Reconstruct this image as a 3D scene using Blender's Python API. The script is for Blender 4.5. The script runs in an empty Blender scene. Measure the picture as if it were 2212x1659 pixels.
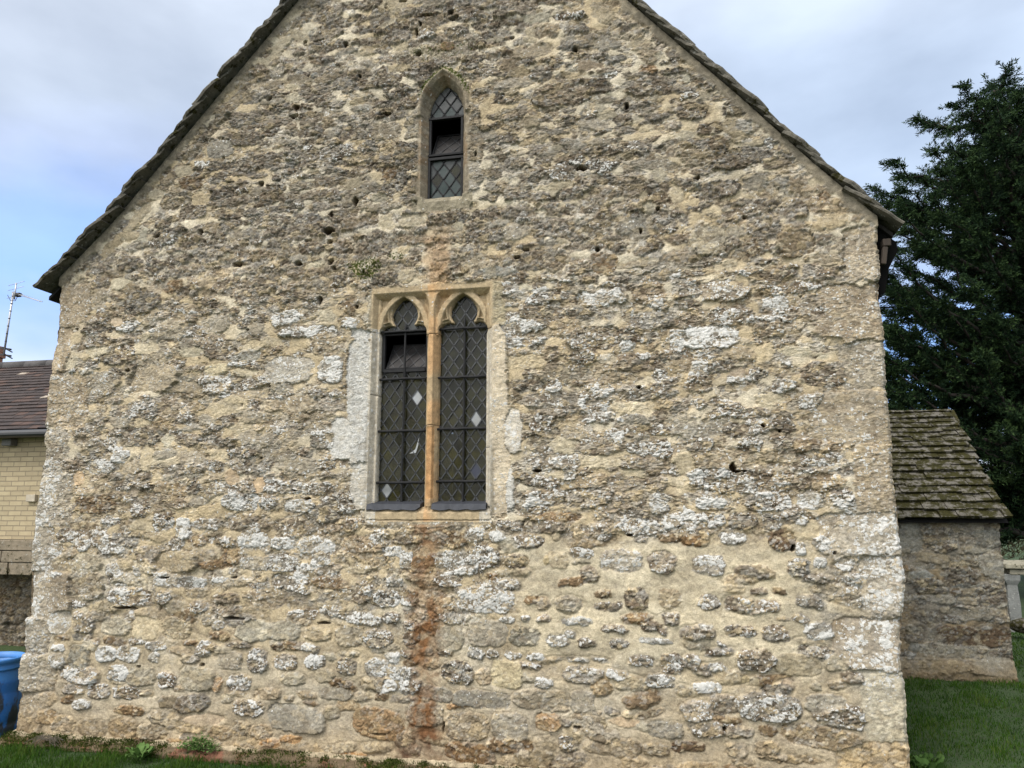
import bpy, bmesh, math, random
import numpy as np
from mathutils import Vector, Matrix

C = bpy.context.scene
col = C.collection
rad = math.radians
random.seed(7)
rng = np.random.default_rng(11)

# ------------------------------------------------------------------ camera
YAW, PITCH = rad(11.9), rad(9.9)
FPX = 1597.0                       # focal length in units of a 2212 px wide picture
CAMD, CAMH = 5.0, 1.65
cam = bpy.data.cameras.new("camera")
cam.sensor_width = 36.0
cam.lens = 36.0 * FPX / 2212.0
cam.clip_start, cam.clip_end = 0.05, 2000
camo = bpy.data.objects.new("camera", cam)
col.objects.link(camo)
camo.location = (0, -CAMD, CAMH)
camo.rotation_euler = (rad(90) + PITCH, 0, YAW)
C.camera = camo

cy_, sy_, cp_, sp_ = math.cos(YAW), math.sin(YAW), math.cos(PITCH), math.sin(PITCH)
Fv = np.array([-sy_ * cp_, cy_ * cp_, sp_]); Rv = np.array([cy_, sy_, 0.0]); Uv = np.cross(Rv, Fv)

def at(x, y, Y=0.0):
    """survey helper: measured picture point -> real point on the vertical plane at depth Y"""
    v = Fv * FPX + Rv * (x - 1106) - Uv * (y - 829.5)
    t = (Y + CAMD) / v[1]
    return np.array([v[0] * t, Y, CAMH + v[2] * t])

def W(x, y):
    p = at(x, y); return p[0], p[2]

# ------------------------------------------------------------------ light
C.view_settings.view_transform = 'Standard'
C.view_settings.look = 'None'
C.view_settings.exposure = 0.75
C.view_settings.gamma = 1
SUN_EL, SUN_AZ = rad(52), rad(205)         # azimuth clockwise from +y
wd = bpy.data.worlds.new("World"); C.world = wd; wd.use_nodes = True
nt = wd.node_tree; nt.nodes.clear()
def N(nt, t, **kw):
    n = nt.nodes.new(t)
    for k, v in kw.items(): setattr(n, k, v)
    return n
def ramp(n, stops, interp='LINEAR'):
    cr = n.color_ramp; cr.interpolation = interp
    while len(cr.elements) < len(stops): cr.elements.new(0.5)
    for e, (p, c) in zip(cr.elements, stops):
        e.position = p; e.color = (*c, 1) if len(c) == 3 else c
out = N(nt, 'ShaderNodeOutputWorld'); bg = N(nt, 'ShaderNodeBackground'); bg2 = N(nt, 'ShaderNodeBackground'); add = N(nt, 'ShaderNodeAddShader')
sky = N(nt, 'ShaderNodeTexSky', sky_type='NISHITA'); sky.sun_disc = False
sky.sun_elevation = SUN_EL; sky.sun_rotation = SUN_AZ
bg.inputs['Strength'].default_value = 0.05
nt.links.new(sky.outputs[0], bg.inputs[0])
tc = N(nt, 'ShaderNodeTexCoord'); sep = N(nt, 'ShaderNodeSeparateXYZ')
nt.links.new(tc.outputs['Generated'], sep.inputs[0])
mp = N(nt, 'ShaderNodeMapping'); mp.inputs['Scale'].default_value = (1.0, 1.0, 2.2); mp.inputs['Location'].default_value = (3.1, 1.7, 0.4)
nt.links.new(tc.outputs['Generated'], mp.inputs[0])
n1 = N(nt, 'ShaderNodeTexNoise'); n1.inputs['Scale'].default_value = 2.6; n1.inputs['Detail'].default_value = 6; n1.inputs['Roughness'].default_value = 0.5
nt.links.new(mp.outputs[0], n1.inputs['Vector'])
ma = N(nt, 'ShaderNodeMath', operation='MULTIPLY_ADD'); ma.inputs[1].default_value = 0.28
nt.links.new(n1.outputs['Fac'], ma.inputs[0])
sb = N(nt, 'ShaderNodeMath', operation='SUBTRACT'); sb.inputs[1].default_value = 0.14
sxr = N(nt, 'ShaderNodeMapRange', interpolation_type='SMOOTHSTEP'); sxr.inputs['From Min'].default_value = -.62; sxr.inputs['From Max'].default_value = -.2; sxr.inputs['To Min'].default_value = 0; sxr.inputs['To Max'].default_value = .13
nt.links.new(sep.outputs['X'], sxr.inputs['Value'])
sadd = N(nt, 'ShaderNodeMath', operation='ADD'); nt.links.new(sep.outputs['Z'], sadd.inputs[0]); nt.links.new(sxr.outputs[0], sadd.inputs[1]); nt.links.new(sadd.outputs[0], sb.inputs[0]); nt.links.new(sb.outputs[0], ma.inputs[2])
cr = N(nt, 'ShaderNodeValToRGB')
K = 0.56
def kc(r, g, b): return (r * K, g * K, b * K)
ramp(cr, [(0.0, kc(.45, .5, .6)), (0.17, kc(.66, .72, .90)), (0.215, kc(.40, .52, .88)), (0.265, kc(.17, .37, .92)), (0.35, kc(.22, .43, .96)),
          (0.41, kc(.43, .52, .76)), (0.47, kc(.41, .48, .585)), (0.54, kc(.51, .585, .69)), (0.64, kc(.60, .68, .79)), (1.0, kc(.9, .93, .97))])
nt.links.new(ma.outputs[0], cr.inputs[0])
# soft brightness variation of the cloud deck
n2 = N(nt, 'ShaderNodeTexNoise'); n2.inputs['Scale'].default_value = 4.5; n2.inputs['Detail'].default_value = 5
nt.links.new(mp.outputs[0], n2.inputs['Vector'])
mr = N(nt, 'ShaderNodeMapRange'); mr.inputs['To Min'].default_value = 0.80; mr.inputs['To Max'].default_value = 1.18; mr.inputs['From Min'].default_value = .3; mr.inputs['From Max'].default_value = .7
nt.links.new(n2.outputs['Fac'], mr.inputs['Value'])
# broad bright area of thin cloud round the sun, behind the camera
sd = Vector((math.sin(SUN_AZ) * math.cos(SUN_EL), math.cos(SUN_AZ) * math.cos(SUN_EL), math.sin(SUN_EL)))
dt = N(nt, 'ShaderNodeVectorMath', operation='DOT_PRODUCT'); dt.inputs[1].default_value = sd
nt.links.new(tc.outputs['Generated'], dt.inputs[0])
gl = N(nt, 'ShaderNodeMapRange', interpolation_type='SMOOTHSTEP'); gl.inputs['From Min'].default_value = 0.25; gl.inputs['From Max'].default_value = 1.0
gl.inputs['To Min'].default_value = 1.0; gl.inputs['To Max'].default_value = 3.6
nt.links.new(dt.outputs['Value'], gl.inputs['Value'])
mu = N(nt, 'ShaderNodeMath', operation='MULTIPLY'); nt.links.new(mr.outputs[0], mu.inputs[0]); nt.links.new(gl.outputs[0], mu.inputs[1])
mg = N(nt, 'ShaderNodeMix', data_type='RGBA'); mgf = N(nt, 'ShaderNodeMapRange'); mgf.inputs['From Min'].default_value = -.1; mgf.inputs['From Max'].default_value = .75
nt.links.new(dt.outputs['Value'], mgf.inputs['Value']); nt.links.new(mgf.outputs[0], mg.inputs[0]); nt.links.new(cr.outputs[0], mg.inputs[6]); mg.inputs[7].default_value = (.80 * K, .785 * K, .745 * K, 1)
nt.links.new(mg.outputs[2], bg2.inputs[0]); nt.links.new(mu.outputs[0], bg2.inputs['Strength'])
nt.links.new(bg.outputs[0], add.inputs[0]); nt.links.new(bg2.outputs[0], add.inputs[1]); nt.links.new(add.outputs[0], out.inputs[0])

sun = bpy.data.lights.new("sun", 'SUN'); sun.energy = 1.5; sun.angle = rad(18); sun.color = (1.0, 0.955, 0.89)
so = bpy.data.objects.new("sun", sun); col.objects.link(so)
so.rotation_euler = (-sd).to_track_quat('-Z', 'Y').to_euler()

# ------------------------------------------------------------------ helpers
def tag(o, label=None, cat=None, group=None, kind=None):
    if label: o['label'] = label
    if cat: o['category'] = cat
    if group: o['group'] = group
    if kind: o['kind'] = kind
    return o

def empty(name, loc=(0, 0, 0)):
    o = bpy.data.objects.new(name, None); col.objects.link(o); o.location = loc; o.empty_display_size = 0.2
    return o

def link(name, me, mats, parent=None):
    o = bpy.data.objects.new(name, me); col.objects.link(o)
    for m in (mats if isinstance(mats, (list, tuple)) else [mats]): me.materials.append(m)
    if parent is not None:
        o.parent = parent
        p = parent; off = Vector((0, 0, 0))
        while p is not None:
            off += p.location; p = p.parent
        o.location = -off            # geometry is written in world coordinates
    return o

def np_mesh(name, V, Fq, smooth=True, attrs=None, mat_idx=None):
    """V (n,3), Fq (m,k) constant-size faces"""
    me = bpy.data.meshes.new(name)
    V = np.asarray(V, dtype=np.float32); Fq = np.asarray(Fq, dtype=np.int32)
    m, k = Fq.shape
    me.vertices.add(len(V)); me.vertices.foreach_set('co', V.ravel())
    me.loops.add(m * k); me.loops.foreach_set('vertex_index', Fq.ravel())
    me.polygons.add(m); me.polygons.foreach_set('loop_start', np.arange(0, m * k, k, dtype=np.int32))
    try: me.polygons.foreach_set('loop_total', np.full(m, k, dtype=np.int32))
    except Exception: pass
    if mat_idx is not None: me.polygons.foreach_set('material_index', np.asarray(mat_idx, dtype=np.int32))
    me.polygons.foreach_set('use_smooth', np.full(m, smooth, dtype=bool))
    if attrs:
        for an, arr in attrs.items():
            a = me.attributes.new(an, 'FLOAT_COLOR', 'POINT')
            arr = np.asarray(arr, dtype=np.float32)
            if arr.shape[1] == 3: arr = np.hstack([arr, np.ones((len(arr), 1), np.float32)])
            a.data.foreach_set('color', arr.ravel())
    me.update(calc_edges=True)
    return me

class MB:
    """collects simple solids into one mesh"""
    def __init__(s): s.v = []; s.f = []; s.mi = []
    def add(s, vs, fs, mi=0):
        b = len(s.v); s.v += [tuple(map(float, p)) for p in vs]
        for f in fs: s.f.append(tuple(b + i for i in f)); s.mi.append(mi)
    def box(s, c, d, rot=None, mi=0, jit=0.0):
        c = Vector(c); M = rot if rot is not None else Matrix.Identity(3)
        vs = []
        for k in range(8):
            p = Vector(((1 if k & 1 else -1) * d[0] / 2, (1 if k & 2 else -1) * d[1] / 2, (1 if k & 4 else -1) * d[2] / 2))
            if jit: p += Vector((random.uniform(-jit, jit), random.uniform(-jit, jit), random.uniform(-jit, jit)))
            vs.append(c + M @ p)
        s.add(vs, [(0, 2, 3, 1), (4, 5, 7, 6), (0, 1, 5, 4), (2, 6, 7, 3), (0, 4, 6, 2), (1, 3, 7, 5)], mi)
    def tube(s, pts, r, n=8, mi=0, r2=None):
        pts = [Vector(p) for p in pts]; L = len(pts); b = len(s.v)
        for i, p in enumerate(pts):
            d = (pts[min(i + 1, L - 1)] - pts[max(i - 1, 0)]).normalized()
            a = d.orthogonal().normalized() if i == 0 else (a - d * a.dot(d)).normalized()
            e = d.cross(a)
            rr = r if r2 is None else r + (r2 - r) * i / max(1, L - 1)
            for k in range(n):
                t = 2 * math.pi * k / n; s.v.append(tuple(p + a * math.cos(t) * rr + e * math.sin(t) * rr))
        for i in range(L - 1):
            for k in range(n):
                s.f.append((b + i * n + k, b + i * n + (k + 1) % n, b + (i + 1) * n + (k + 1) % n, b + (i + 1) * n + k)); s.mi.append(mi)
        s.f.append(tuple(b + k for k in range(n))[::-1]); s.mi.append(mi)
        s.f.append(tuple(b + (L - 1) * n + k for k in range(n))); s.mi.append(mi)
    def lathe(s, prof, c, n=48, mi=0):
        b = len(s.v)
        for (r, z) in prof:
            for k in range(n):
                t = 2 * math.pi * k / n; s.v.append((c[0] + r * math.cos(t), c[1] + r * math.sin(t), c[2] + z))
        for i in range(len(prof) - 1):
            for k in range(n):
                s.f.append((b + i * n + k, b + i * n + (k + 1) % n, b + (i + 1) * n + (k + 1) % n, b + (i + 1) * n + k)); s.mi.append(mi)
    def build(s, name, mats, parent=None, smooth=False, bevel=0):
        me = bpy.data.meshes.new(name); me.from_pydata(s.v, [], s.f); me.update()
        me.polygons.foreach_set('material_index', s.mi)
        me.polygons.foreach_set('use_smooth', [smooth] * len(s.f))
        o = link(name, me, mats, parent)
        if bevel:
            m = o.modifiers.new('b', 'BEVEL'); m.width = bevel; m.segments = 2; m.limit_method = 'ANGLE'
        return o

_perm = np.random.default_rng(3).permutation(1024).astype(np.int32)
_ang = np.random.default_rng(4).random(1024) * 2 * np.pi
_rand = np.random.default_rng(6).random((1024, 4)).astype(np.float32)
_gx, _gz = np.cos(_ang).astype(np.float32), np.sin(_ang).astype(np.float32)
def perlin(x, z, seed=0):
    x = np.asarray(x, np.float32); z = np.asarray(z, np.float32)
    x0 = np.floor(x); z0 = np.floor(z); fx = x - x0; fz = z - z0
    xi = x0.astype(np.int32); zi = z0.astype(np.int32)
    def g(ix, iz, dx, dz):
        h = _perm[(_perm[(ix + seed * 57) & 1023] + iz + seed * 131) & 1023]
        return _gx[h] * dx + _gz[h] * dz
    u = fx * fx * fx * (fx * (fx * 6 - 15) + 10); v = fz * fz * fz * (fz * (fz * 6 - 15) + 10)
    a = g(xi, zi, fx, fz); b = g(xi + 1, zi, fx - 1, fz); c = g(xi, zi + 1, fx, fz - 1); d = g(xi + 1, zi + 1, fx - 1, fz - 1)
    return (a + (b - a) * u) * (1 - v) + (c + (d - c) * u) * v
def cells(x, z, seed=0):
    """cellular noise: two random numbers of the nearest cell, distance to the cell border, offset from its centre"""
    x = np.asarray(x, np.float32); z = np.asarray(z, np.float32)
    xi = np.floor(x).astype(np.int32); zi = np.floor(z).astype(np.int32)
    f1 = np.full(x.shape, 9., np.float32); f2 = f1.copy(); hid = np.zeros(x.shape, np.int32); ox = np.zeros(x.shape, np.float32); oz = ox.copy()
    for a in (-1, 0, 1):
        for b in (-1, 0, 1):
            h = _perm[(_perm[(xi + a + seed * 37) & 1023] + zi + b + seed * 91) & 1023]
            dx = xi + a + .5 + .42 * _gx[h] - x; dz = zi + b + .5 + .42 * _gz[h] - z
            d = dx * dx + dz * dz
            m = d < f1; f2 = np.where(m, f1, np.minimum(f2, d)); f1 = np.where(m, d, f1); hid = np.where(m, h, hid); ox = np.where(m, dx, ox); oz = np.where(m, dz, oz)
    rt = _rand[hid]; 
    return rt[..., 0], rt[..., 1], np.sqrt(f2) - np.sqrt(f1), ox, oz, rt[..., 2], rt[..., 3]
def ss(a, b, x):
    t = np.clip((x - a) / (b - a), 0, 1); return t * t * (3 - 2 * t)
def lerp(a, b, t): return a + (b - a) * t

# ------------------------------------------------------------------ materials
def newmat(name):
    m = bpy.data.materials.new(name); m.use_nodes = True; t = m.node_tree; t.nodes.clear()
    o = N(t, 'ShaderNodeOutputMaterial'); p = N(t, 'ShaderNodeBsdfPrincipled'); t.links.new(p.outputs[0], o.inputs[0])
    return m, t, p
def noise(t, scale, detail=4, rough=.55, vec=None, dist=0):
    n = N(t, 'ShaderNodeTexNoise'); n.inputs['Scale'].default_value = scale; n.inputs['Detail'].default_value = detail
    n.inputs['Roughness'].default_value = rough; n.inputs['Distortion'].default_value = dist
    if vec is not None: t.links.new(vec, n.inputs['Vector'])
    return n
def mapr(t, src, a, b, c, d, smooth=False):
    n = N(t, 'ShaderNodeMapRange')
    if smooth: n.interpolation_type = 'SMOOTHSTEP'
    for k, v in zip(('From Min', 'From Max', 'To Min', 'To Max'), (a, b, c, d)): n.inputs[k].default_value = v
    t.links.new(src, n.inputs['Value']); return n.outputs[0]
def mix(t, f, a, b, mode='MIX'):
    n = N(t, 'ShaderNodeMix', data_type='RGBA', blend_type=mode)
    for s, v in ((n.inputs[0], f), (n.inputs[6], a), (n.inputs[7], b)):
        if hasattr(v, 'is_output'): t.links.new(v, s)
        elif isinstance(v, (int, float)): s.default_value = v
        else: s.default_value = (*v, 1)
    return n.outputs[2]
def math_(t, op, a, b=0.0):
    n = N(t, 'ShaderNodeMath', operation=op)
    for s, v in ((n.inputs[0], a), (n.inputs[1], b)):
        if hasattr(v, 'is_output'): t.links.new(v, s)
        else: s.default_value = v
    return n.outputs[0]
def bump(t, p, h, strength, dist):
    b = N(t, 'ShaderNodeBump'); b.inputs['Strength'].default_value = strength; b.inputs['Distance'].default_value = dist
    t.links.new(h, b.inputs['Height']); t.links.new(b.outputs[0], p.inputs['Normal'])

def simple(name, c1, c2=None, scale=8, rough=.8, bmp=0.0, bscale=60, metal=0, spec=.3, stretch=(1, 1, 1), lo=.35, hi=.65):
    m, t, p = newmat(name)
    tc = N(t, 'ShaderNodeTexCoord'); mp = N(t, 'ShaderNodeMapping'); mp.inputs['Scale'].default_value = stretch
    t.links.new(tc.outputs['Object'], mp.inputs[0])
    n = noise(t, scale, 6, .6, mp.outputs[0])
    f = mapr(t, n.outputs['Fac'], lo, hi, 0, 1)
    t.links.new(mix(t, f, c1, c2 or tuple(x * .7 for x in c1)), p.inputs['Base Color'])
    p.inputs['Roughness'].default_value = rough; p.inputs['Metallic'].default_value = metal
    p.inputs['Specular IOR Level'].default_value = spec
    if bmp:
        n2 = noise(t, bscale, 5, .6, mp.outputs[0]); bump(t, p, n2.outputs['Fac'], 1.0, bmp)
    return m

def stone_mat(name):
    """weathered limestone: stone tones come with the stones, grain and lichen are procedural"""
    m, t, p = newmat(name)
    geo = N(t, 'ShaderNodeTexCoord').outputs['Object']
    alb = N(t, 'ShaderNodeAttribute', attribute_name='alb'); msk = N(t, 'ShaderNodeAttribute', attribute_name='msk')
    sx = N(t, 'ShaderNodeSeparateXYZ'); t.links.new(msk.outputs['Vector'], sx.inputs[0])
    g1 = noise(t, 38, 6, .65, geo); g2 = noise(t, 160, 3, .6, geo)
    f = mapr(t, g1.outputs['Fac'], .25, .75, .62, 1.36); f2 = mapr(t, g2.outputs['Fac'], .25, .75, .74, 1.26)
    ff = math_(t, 'MULTIPLY', f, f2)
    vm = N(t, 'ShaderNodeVectorMath', operation='SCALE'); t.links.new(alb.outputs['Color'], vm.inputs[0]); t.links.new(ff, vm.inputs['Scale'])
    c0 = vm.outputs[0]
    # dark grey crust on the rough stones
    g3 = noise(t, 14, 6, .7, geo); dk = math_(t, 'MULTIPLY', mapr(t, g3.outputs['Fac'], .50, .68, 0, .8, True), sx.outputs['Z'])
    c0 = mix(t, dk, c0, (.105, .086, .062))
    # white crustose lichen: round spots that merge where the crust is dense
    dv = noise(t, 30, 3, .5, geo)
    wv = N(t, 'ShaderNodeVectorMath', operation='SCALE'); wv.inputs['Scale'].default_value = .03; t.links.new(dv.outputs['Color'], wv.inputs[0])
    av = N(t, 'ShaderNodeVectorMath', operation='ADD'); t.links.new(geo, av.inputs[0]); t.links.new(wv.outputs[0], av.inputs[1])
    tot = None
    for sc, w in ((36, .85), (80, .95)):
        vo = N(t, 'ShaderNodeTexVoronoi'); vo.inputs['Scale'].default_value = sc; t.links.new(av.outputs[0], vo.inputs['Vector'])
        sr = N(t, 'ShaderNodeSeparateXYZ'); t.links.new(vo.outputs['Color'], sr.inputs[0])
        thr = math_(t, 'MULTIPLY', math_(t, 'SUBTRACT', sx.outputs['X'], math_(t, 'MULTIPLY', sr.outputs['X'], .78)), w * 1.5)
        v = mapr(t, math_(t, 'SUBTRACT', thr, vo.outputs['Distance']), -.04, .07, 0, 1, True)
        tot = v if tot is None else math_(t, 'MAXIMUM', tot, v)
    g4 = noise(t, 55, 4, .6, geo)
    wcol = mix(t, mapr(t, g4.outputs['Fac'], .3, .7, 0, 1), (.37, .36, .335), (.59, .58, .55))
    tot = math_(t, 'MULTIPLY', tot, mapr(t, g2.outputs['Fac'], .28, .45, .35, .96))
    c1 = mix(t, tot, c0, wcol)
    # moss
    g5 = noise(t, 60, 4, .6, geo)
    mo = mapr(t, math_(t, 'ADD', sx.outputs['Y'], mapr(t, g5.outputs['Fac'], .3, .7, -.35, .35)), .4, .62, 0, 1, True)
    c2 = mix(t, mo, c1, mix(t, g2.outputs['Fac'], (.022, .030, .006), (.062, .070, .014)))
    t.links.new(c2, p.inputs['Base Color']); p.inputs['Roughness'].default_value = .95; p.inputs['Specular IOR Level'].default_value = .12
    h = math_(t, 'ADD', math_(t, 'MULTIPLY', g1.outputs['Fac'], 1.0), math_(t, 'MULTIPLY', tot, .25))
    h = math_(t, 'ADD', h, math_(t, 'MULTIPLY', g2.outputs['Fac'], .4))
    bump(t, p, h, .8, .008)
    return m
M_stone = stone_mat("weathered_limestone")
M_iron = simple("black_iron", (.010, .010, .011), (.018, .018, .019), 40, .7, .002, 120, 0, .2)
M_lead = simple("lead_cames", (.045, .048, .052), (.02, .021, .023), 30, .5, .001, 80, 0, .4)
M_leadsill = simple("lead_flashing", (.034, .037, .046), (.022, .024, .030), 12, .6, .004, 18, 0, .3)

def glass_mat(name, c1, c2, rough, alpha, sc=9):
    m, t, p = newmat(name)
    tc = N(t, 'ShaderNodeTexCoord').outputs['Object']
    n = noise(t, sc, 5, .6, tc)
    t.links.new(mix(t, mapr(t, n.outputs['Fac'], .38, .66, 0, 1), c1, c2), p.inputs['Base Color'])
    p.inputs['Roughness'].default_value = rough; p.inputs['Alpha'].default_value = alpha; p.inputs['IOR'].default_value = 1.5; p.inputs['Specular IOR Level'].default_value = .22
    n2 = noise(t, 22, 2, .5, tc); bump(t, p, n2.outputs['Fac'], .35, .004)
    return m
M_glass = glass_mat("old_leaded_glass", (.010, .010, .007), (.028, .027, .010), .22, .82)
M_glass_olive = glass_mat("olive_leaded_glass", (.012, .011, .004), (.034, .031, .006), .25, .85, 14)
M_glass_grey = glass_mat("dusty_grey_glass", (.036, .040, .040), (.058, .062, .060), .3, .93)
M_glass_teal = glass_mat("dusty_teal_glass", (.022, .034, .032), (.045, .056, .053), .3, .93)
M_glass_pale = glass_mat("opaque_pale_glass", (.30, .315, .33), (.24, .24, .23), .35, 1.0, 12)
M_glass_blue = glass_mat("blue_grey_glass", (.05, .055, .075), (.03, .033, .05), .3, 1.0)
M_tin = glass_mat("dusty_dark_glass", (.022, .021, .021), (.038, .034, .033), .4, .95)
M_mortarplain = simple("verge_mortar", (.20, .165, .115), (.13, .105, .075), 9, .95, .006, 40)

def slate_mat(name, base, dark, moss=0.0, white=.0):
    m, t, p = newmat(name)
    tc = N(t, 'ShaderNodeTexCoord').outputs['Object']
    at_ = N(t, 'ShaderNodeAttribute', attribute_name='alb')
    n = noise(t, 12, 6, .65, tc); n2 = noise(t, 70, 4, .6, tc)
    c = mix(t, mapr(t, n.outputs['Fac'], .35, .68, 0, 1), base, dark)
    c = mix(t, mapr(t, n2.outputs['Fac'], .3, .7, .0, .5), c, tuple(x * 1.4 for x in base))
    if white:
        n4 = noise(t, 26, 4, .7, tc); c = mix(t, mapr(t, n4.outputs['Fac'], .60 - white * .1, .68, 0, .8, True), c, (.40, .39, .36))
    if moss:
        n3 = noise(t, 13, 7, .75, tc)
        f = mapr(t, n3.outputs['Fac'], .56 - moss * .13, .62 - moss * .1, 0, 1, True)
        c = mix(t, f, c, mix(t, mapr(t, n2.outputs['Fac'], .35, .65, 0, 1), (.012, .011, .004), (.036, .033, .008)))
    t.links.new(c, p.inputs['Base Color']); p.inputs['Roughness'].default_value = .93; p.inputs['Specular IOR Level'].default_value = .15
    bump(t, p, n.outputs['Fac'], .9, .012)
    return m
M_slate = slate_mat("dark_stone_slate", (.105, .096, .078), (.036, .034, .028), 0.25, .3)
M_slate_moss = slate_mat("mossy_stone_slate", (.115, .106, .090), (.046, .042, .035), 1.0, .55)
M_timber = simple("old_oak", (.05, .038, .028), (.026, .02, .016), 18, .85, .004, 40, stretch=(1, 1, .2))
M_dark = simple("dark_interior", (.016, .015, .014), (.011, .010, .009), 3, .95)

# ------------------------------------------------------------------ rubble masonry generator
PAL = {  # linear stone albedos, protrusion (m), roughness, lichen, crust
    'g': ((.245, .208, .160), .014, 1.0, .14, .45), 'k': ((.172, .144, .110), .018, 1.1, .12, .5),
    'b': ((.165, .112, .064), .014, .9, .05, .3), 'd': ((.095, .062, .038), .010, .9, .02, .2),
    't': ((.290, .238, .165), .012, .7, .12, .15), 'p': ((.335, .285, .200), .013, .55, .14, .1),
    'y': ((.385, .325, .210), .008, .5, .0, .0), 'o': ((.300, .195, .105), .012, .8, .05, .05),
    'W': ((.300, .270, .220), .015, .75, .74, .2), 's': ((.225, .190, .145), .018, 1.05, .50, .4),
    'G': ((.288, .254, .196), .010, .5, .22, .15), 'q': ((.315, .265, .195), .005, .55, .24, .15),
    'Q': ((.340, .310, .255), .006, .5, .46, .10), 'a': ((.400, .335, .225), .006, .35, .08, .05),
    'm': ((.425, .362, .250), .004, .38, .0, .0), 'M': ((.415, .325, .225), .002, .3, .0, .0),
    'J': ((.415, .395, .352), .004, .30, .34, .05),
}
def rubble(xs, zs, stones, mortar, seed=1, warp=.020):
    """stones: list of (cx,cz,a,b,rot,n,type,[strength]) in metres; mortar: (X,Z)->(rgb, height).
    returns height (out of the wall), albedo, mask(lichen, moss, crust)"""
    X, Z = np.meshgrid(xs.astype(np.float32), zs.astype(np.float32))
    XW = X + warp * perlin(X * 15, Z * 19, seed) + warp * .5 * perlin(X * 42, Z * 50, seed + 1)
    ZW = Z + warp * .75 * perlin(X * 14, Z * 17, seed + 2) + warp * .4 * perlin(X * 40, Z * 52, seed + 3)
    best = np.full(X.shape, -.05, np.float32); ids = np.full(X.shape, -1, np.int32)
    for i, s in enumerate(stones):
        cx, cz, a, b, rot, n, ty = s[:7]
        ca, sa = math.cos(rot), math.sin(rot)
        ex = abs(a * ca) + abs(b * sa) + .05; ez = abs(a * sa) + abs(b * ca) + .05
        i0, i1 = np.searchsorted(xs, (cx - ex, cx + ex)); j0, j1 = np.searchsorted(zs, (cz - ez, cz + ez))
        if i1 <= i0 or j1 <= j0: continue
        dx = XW[j0:j1, i0:i1] - cx; dz = ZW[j0:j1, i0:i1] - cz
        u = np.abs((dx * ca + dz * sa) / a); v = np.abs((-dx * sa + dz * ca) / b)
        f = (1 - (u ** n + v ** n) ** (1.0 / n)) * min(a, b) + (s[7] if len(s) > 7 else 0.0)
        f = np.where((u ** n + v ** n) < 1, f, f - (s[7] if len(s) > 7 else 0.0))
        sub = best[j0:j1, i0:i1]; m = f > sub
        sub[m] = f[m]; ids[j0:j1, i0:i1][m] = i
    r = np.random.default_rng(seed + 100)
    ns = len(stones) + 1
    colr = np.zeros((ns, 3), np.float32); H = np.zeros(ns, np.float32); RO = np.zeros(ns, np.float32); LI = np.zeros(ns, np.float32); CR = np.zeros(ns, np.float32); TX = np.zeros((ns, 2), np.float32)
    for i, s in enumerate(stones):
        c, h, ro, li, crs = PAL[s[6]]
        k = r.normal(1, .13) if s[6] != 'J' else r.uniform(1.04, 1.1); tint = r.normal(0, .035)
        colr[i] = np.clip(np.array(c) * k * np.array([1 + tint, 1, 1 - tint * 1.4]), .02, .7)
        H[i] = h * r.uniform(.5, 1.5); RO[i] = ro * r.uniform(.7, 1.25); LI[i] = li * r.uniform(.7, 1.2); CR[i] = crs * r.uniform(.5, 1.2)
        TX[i] = r.normal(0, .07, 2)
    cxs = np.array([s[0] for s in stones] + [0], np.float32); czs = np.array([s[1] for s in stones] + [0], np.float32)
    # craggy relief, bedded roughly level, broken into crumbs
    n1 = perlin(X * 9, Z * 16, seed + 10); n2 = perlin(X * 20 + .6 * n1, Z * 38, seed + 11); n3 = perlin(X * 48, Z * 85, seed + 12); n4 = perlin(X * 95, Z * 130, seed + 13)
    n0 = perlin(X * 3.2, Z * 4.5, seed + 15)
    rid = 1 - np.abs(n2) * 2.2
    XC = X + .020 * n2 + .012 * n3; ZC = Z + .014 * perlin(X * 17, Z * 22, seed + 16) + .006 * n4
    a1, a2, ae, aox, aoz, at1, at2 = cells(XC * 17, ZC * 25, seed + 1)         # lumps of about 6 x 3 cm
    b1, b2, be, box_, boz, bt1, bt2 = cells(XC * 50, ZC * 66, seed + 2)         # crumbs of about 2 cm
    lump = .011 * (a1 - .5) + .015 * ((at1 - .5) * aox + (at2 - .5) * aoz) - .006 * (1 - ss(0, .16, ae))
    crumb = .0055 * (b1 - .5) + .0065 * ((bt1 - .5) * box_ + (bt2 - .35) * boz) - .0025 * (1 - ss(0, .2, be))
    crag = .0065 * n1 + .0025 * (rid - .45) + .004 * n3 + .0032 * n4 + .8 * lump + 1.15 * crumb
    mrgb, mh, cover, wth = mortar(X, Z)
    bm = best - cover + wth * (.010 * n1 + .010 * n3 + .010 * (a2 - .5) + .006 * (b2 - .5))
    sm = ss(-.004, .006, bm)
    # weathered mortar: dirty, lichen-grey and as broken as the stones; only fresh patches stay smooth
    fresh = np.clip(1 - wth + ss(.02, .18, perlin(X * 6, Z * 9, seed + 17) + .45 * n1 + .3 * n0), 0, 1)
    mro = .15 + .75 * wth * (1 - fresh)
    hh = np.minimum(H[ids], .045) * (1 - .35 * wth) * ss(-.002, .022, bm) + crag * np.minimum(RO[ids], 1.2) * ss(-.002, .012, bm) + (TX[ids, 0] * (X - cxs[ids]) + TX[ids, 1] * (Z - czs[ids])) * sm
    g = perlin(X * 120, Z * 120, seed + 14)
    mhh = mh + .0030 * g + .006 * n1 + mro * crag * .85 - .008 * ss(-.012, .0, bm) * (1 - sm) * (1 - .6 * wth)
    h = lerp(mhh, hh + np.maximum(mh, -.004), sm)
    dirty = mrgb * np.array([.78, .79, .84])
    mcol = lerp(dirty, mrgb, fresh[..., None])
    scol = lerp(colr[ids], np.array([.235, .192, .135]), (.14 * wth)[..., None])
    alb = lerp(mcol, scol, sm[..., None])
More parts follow.
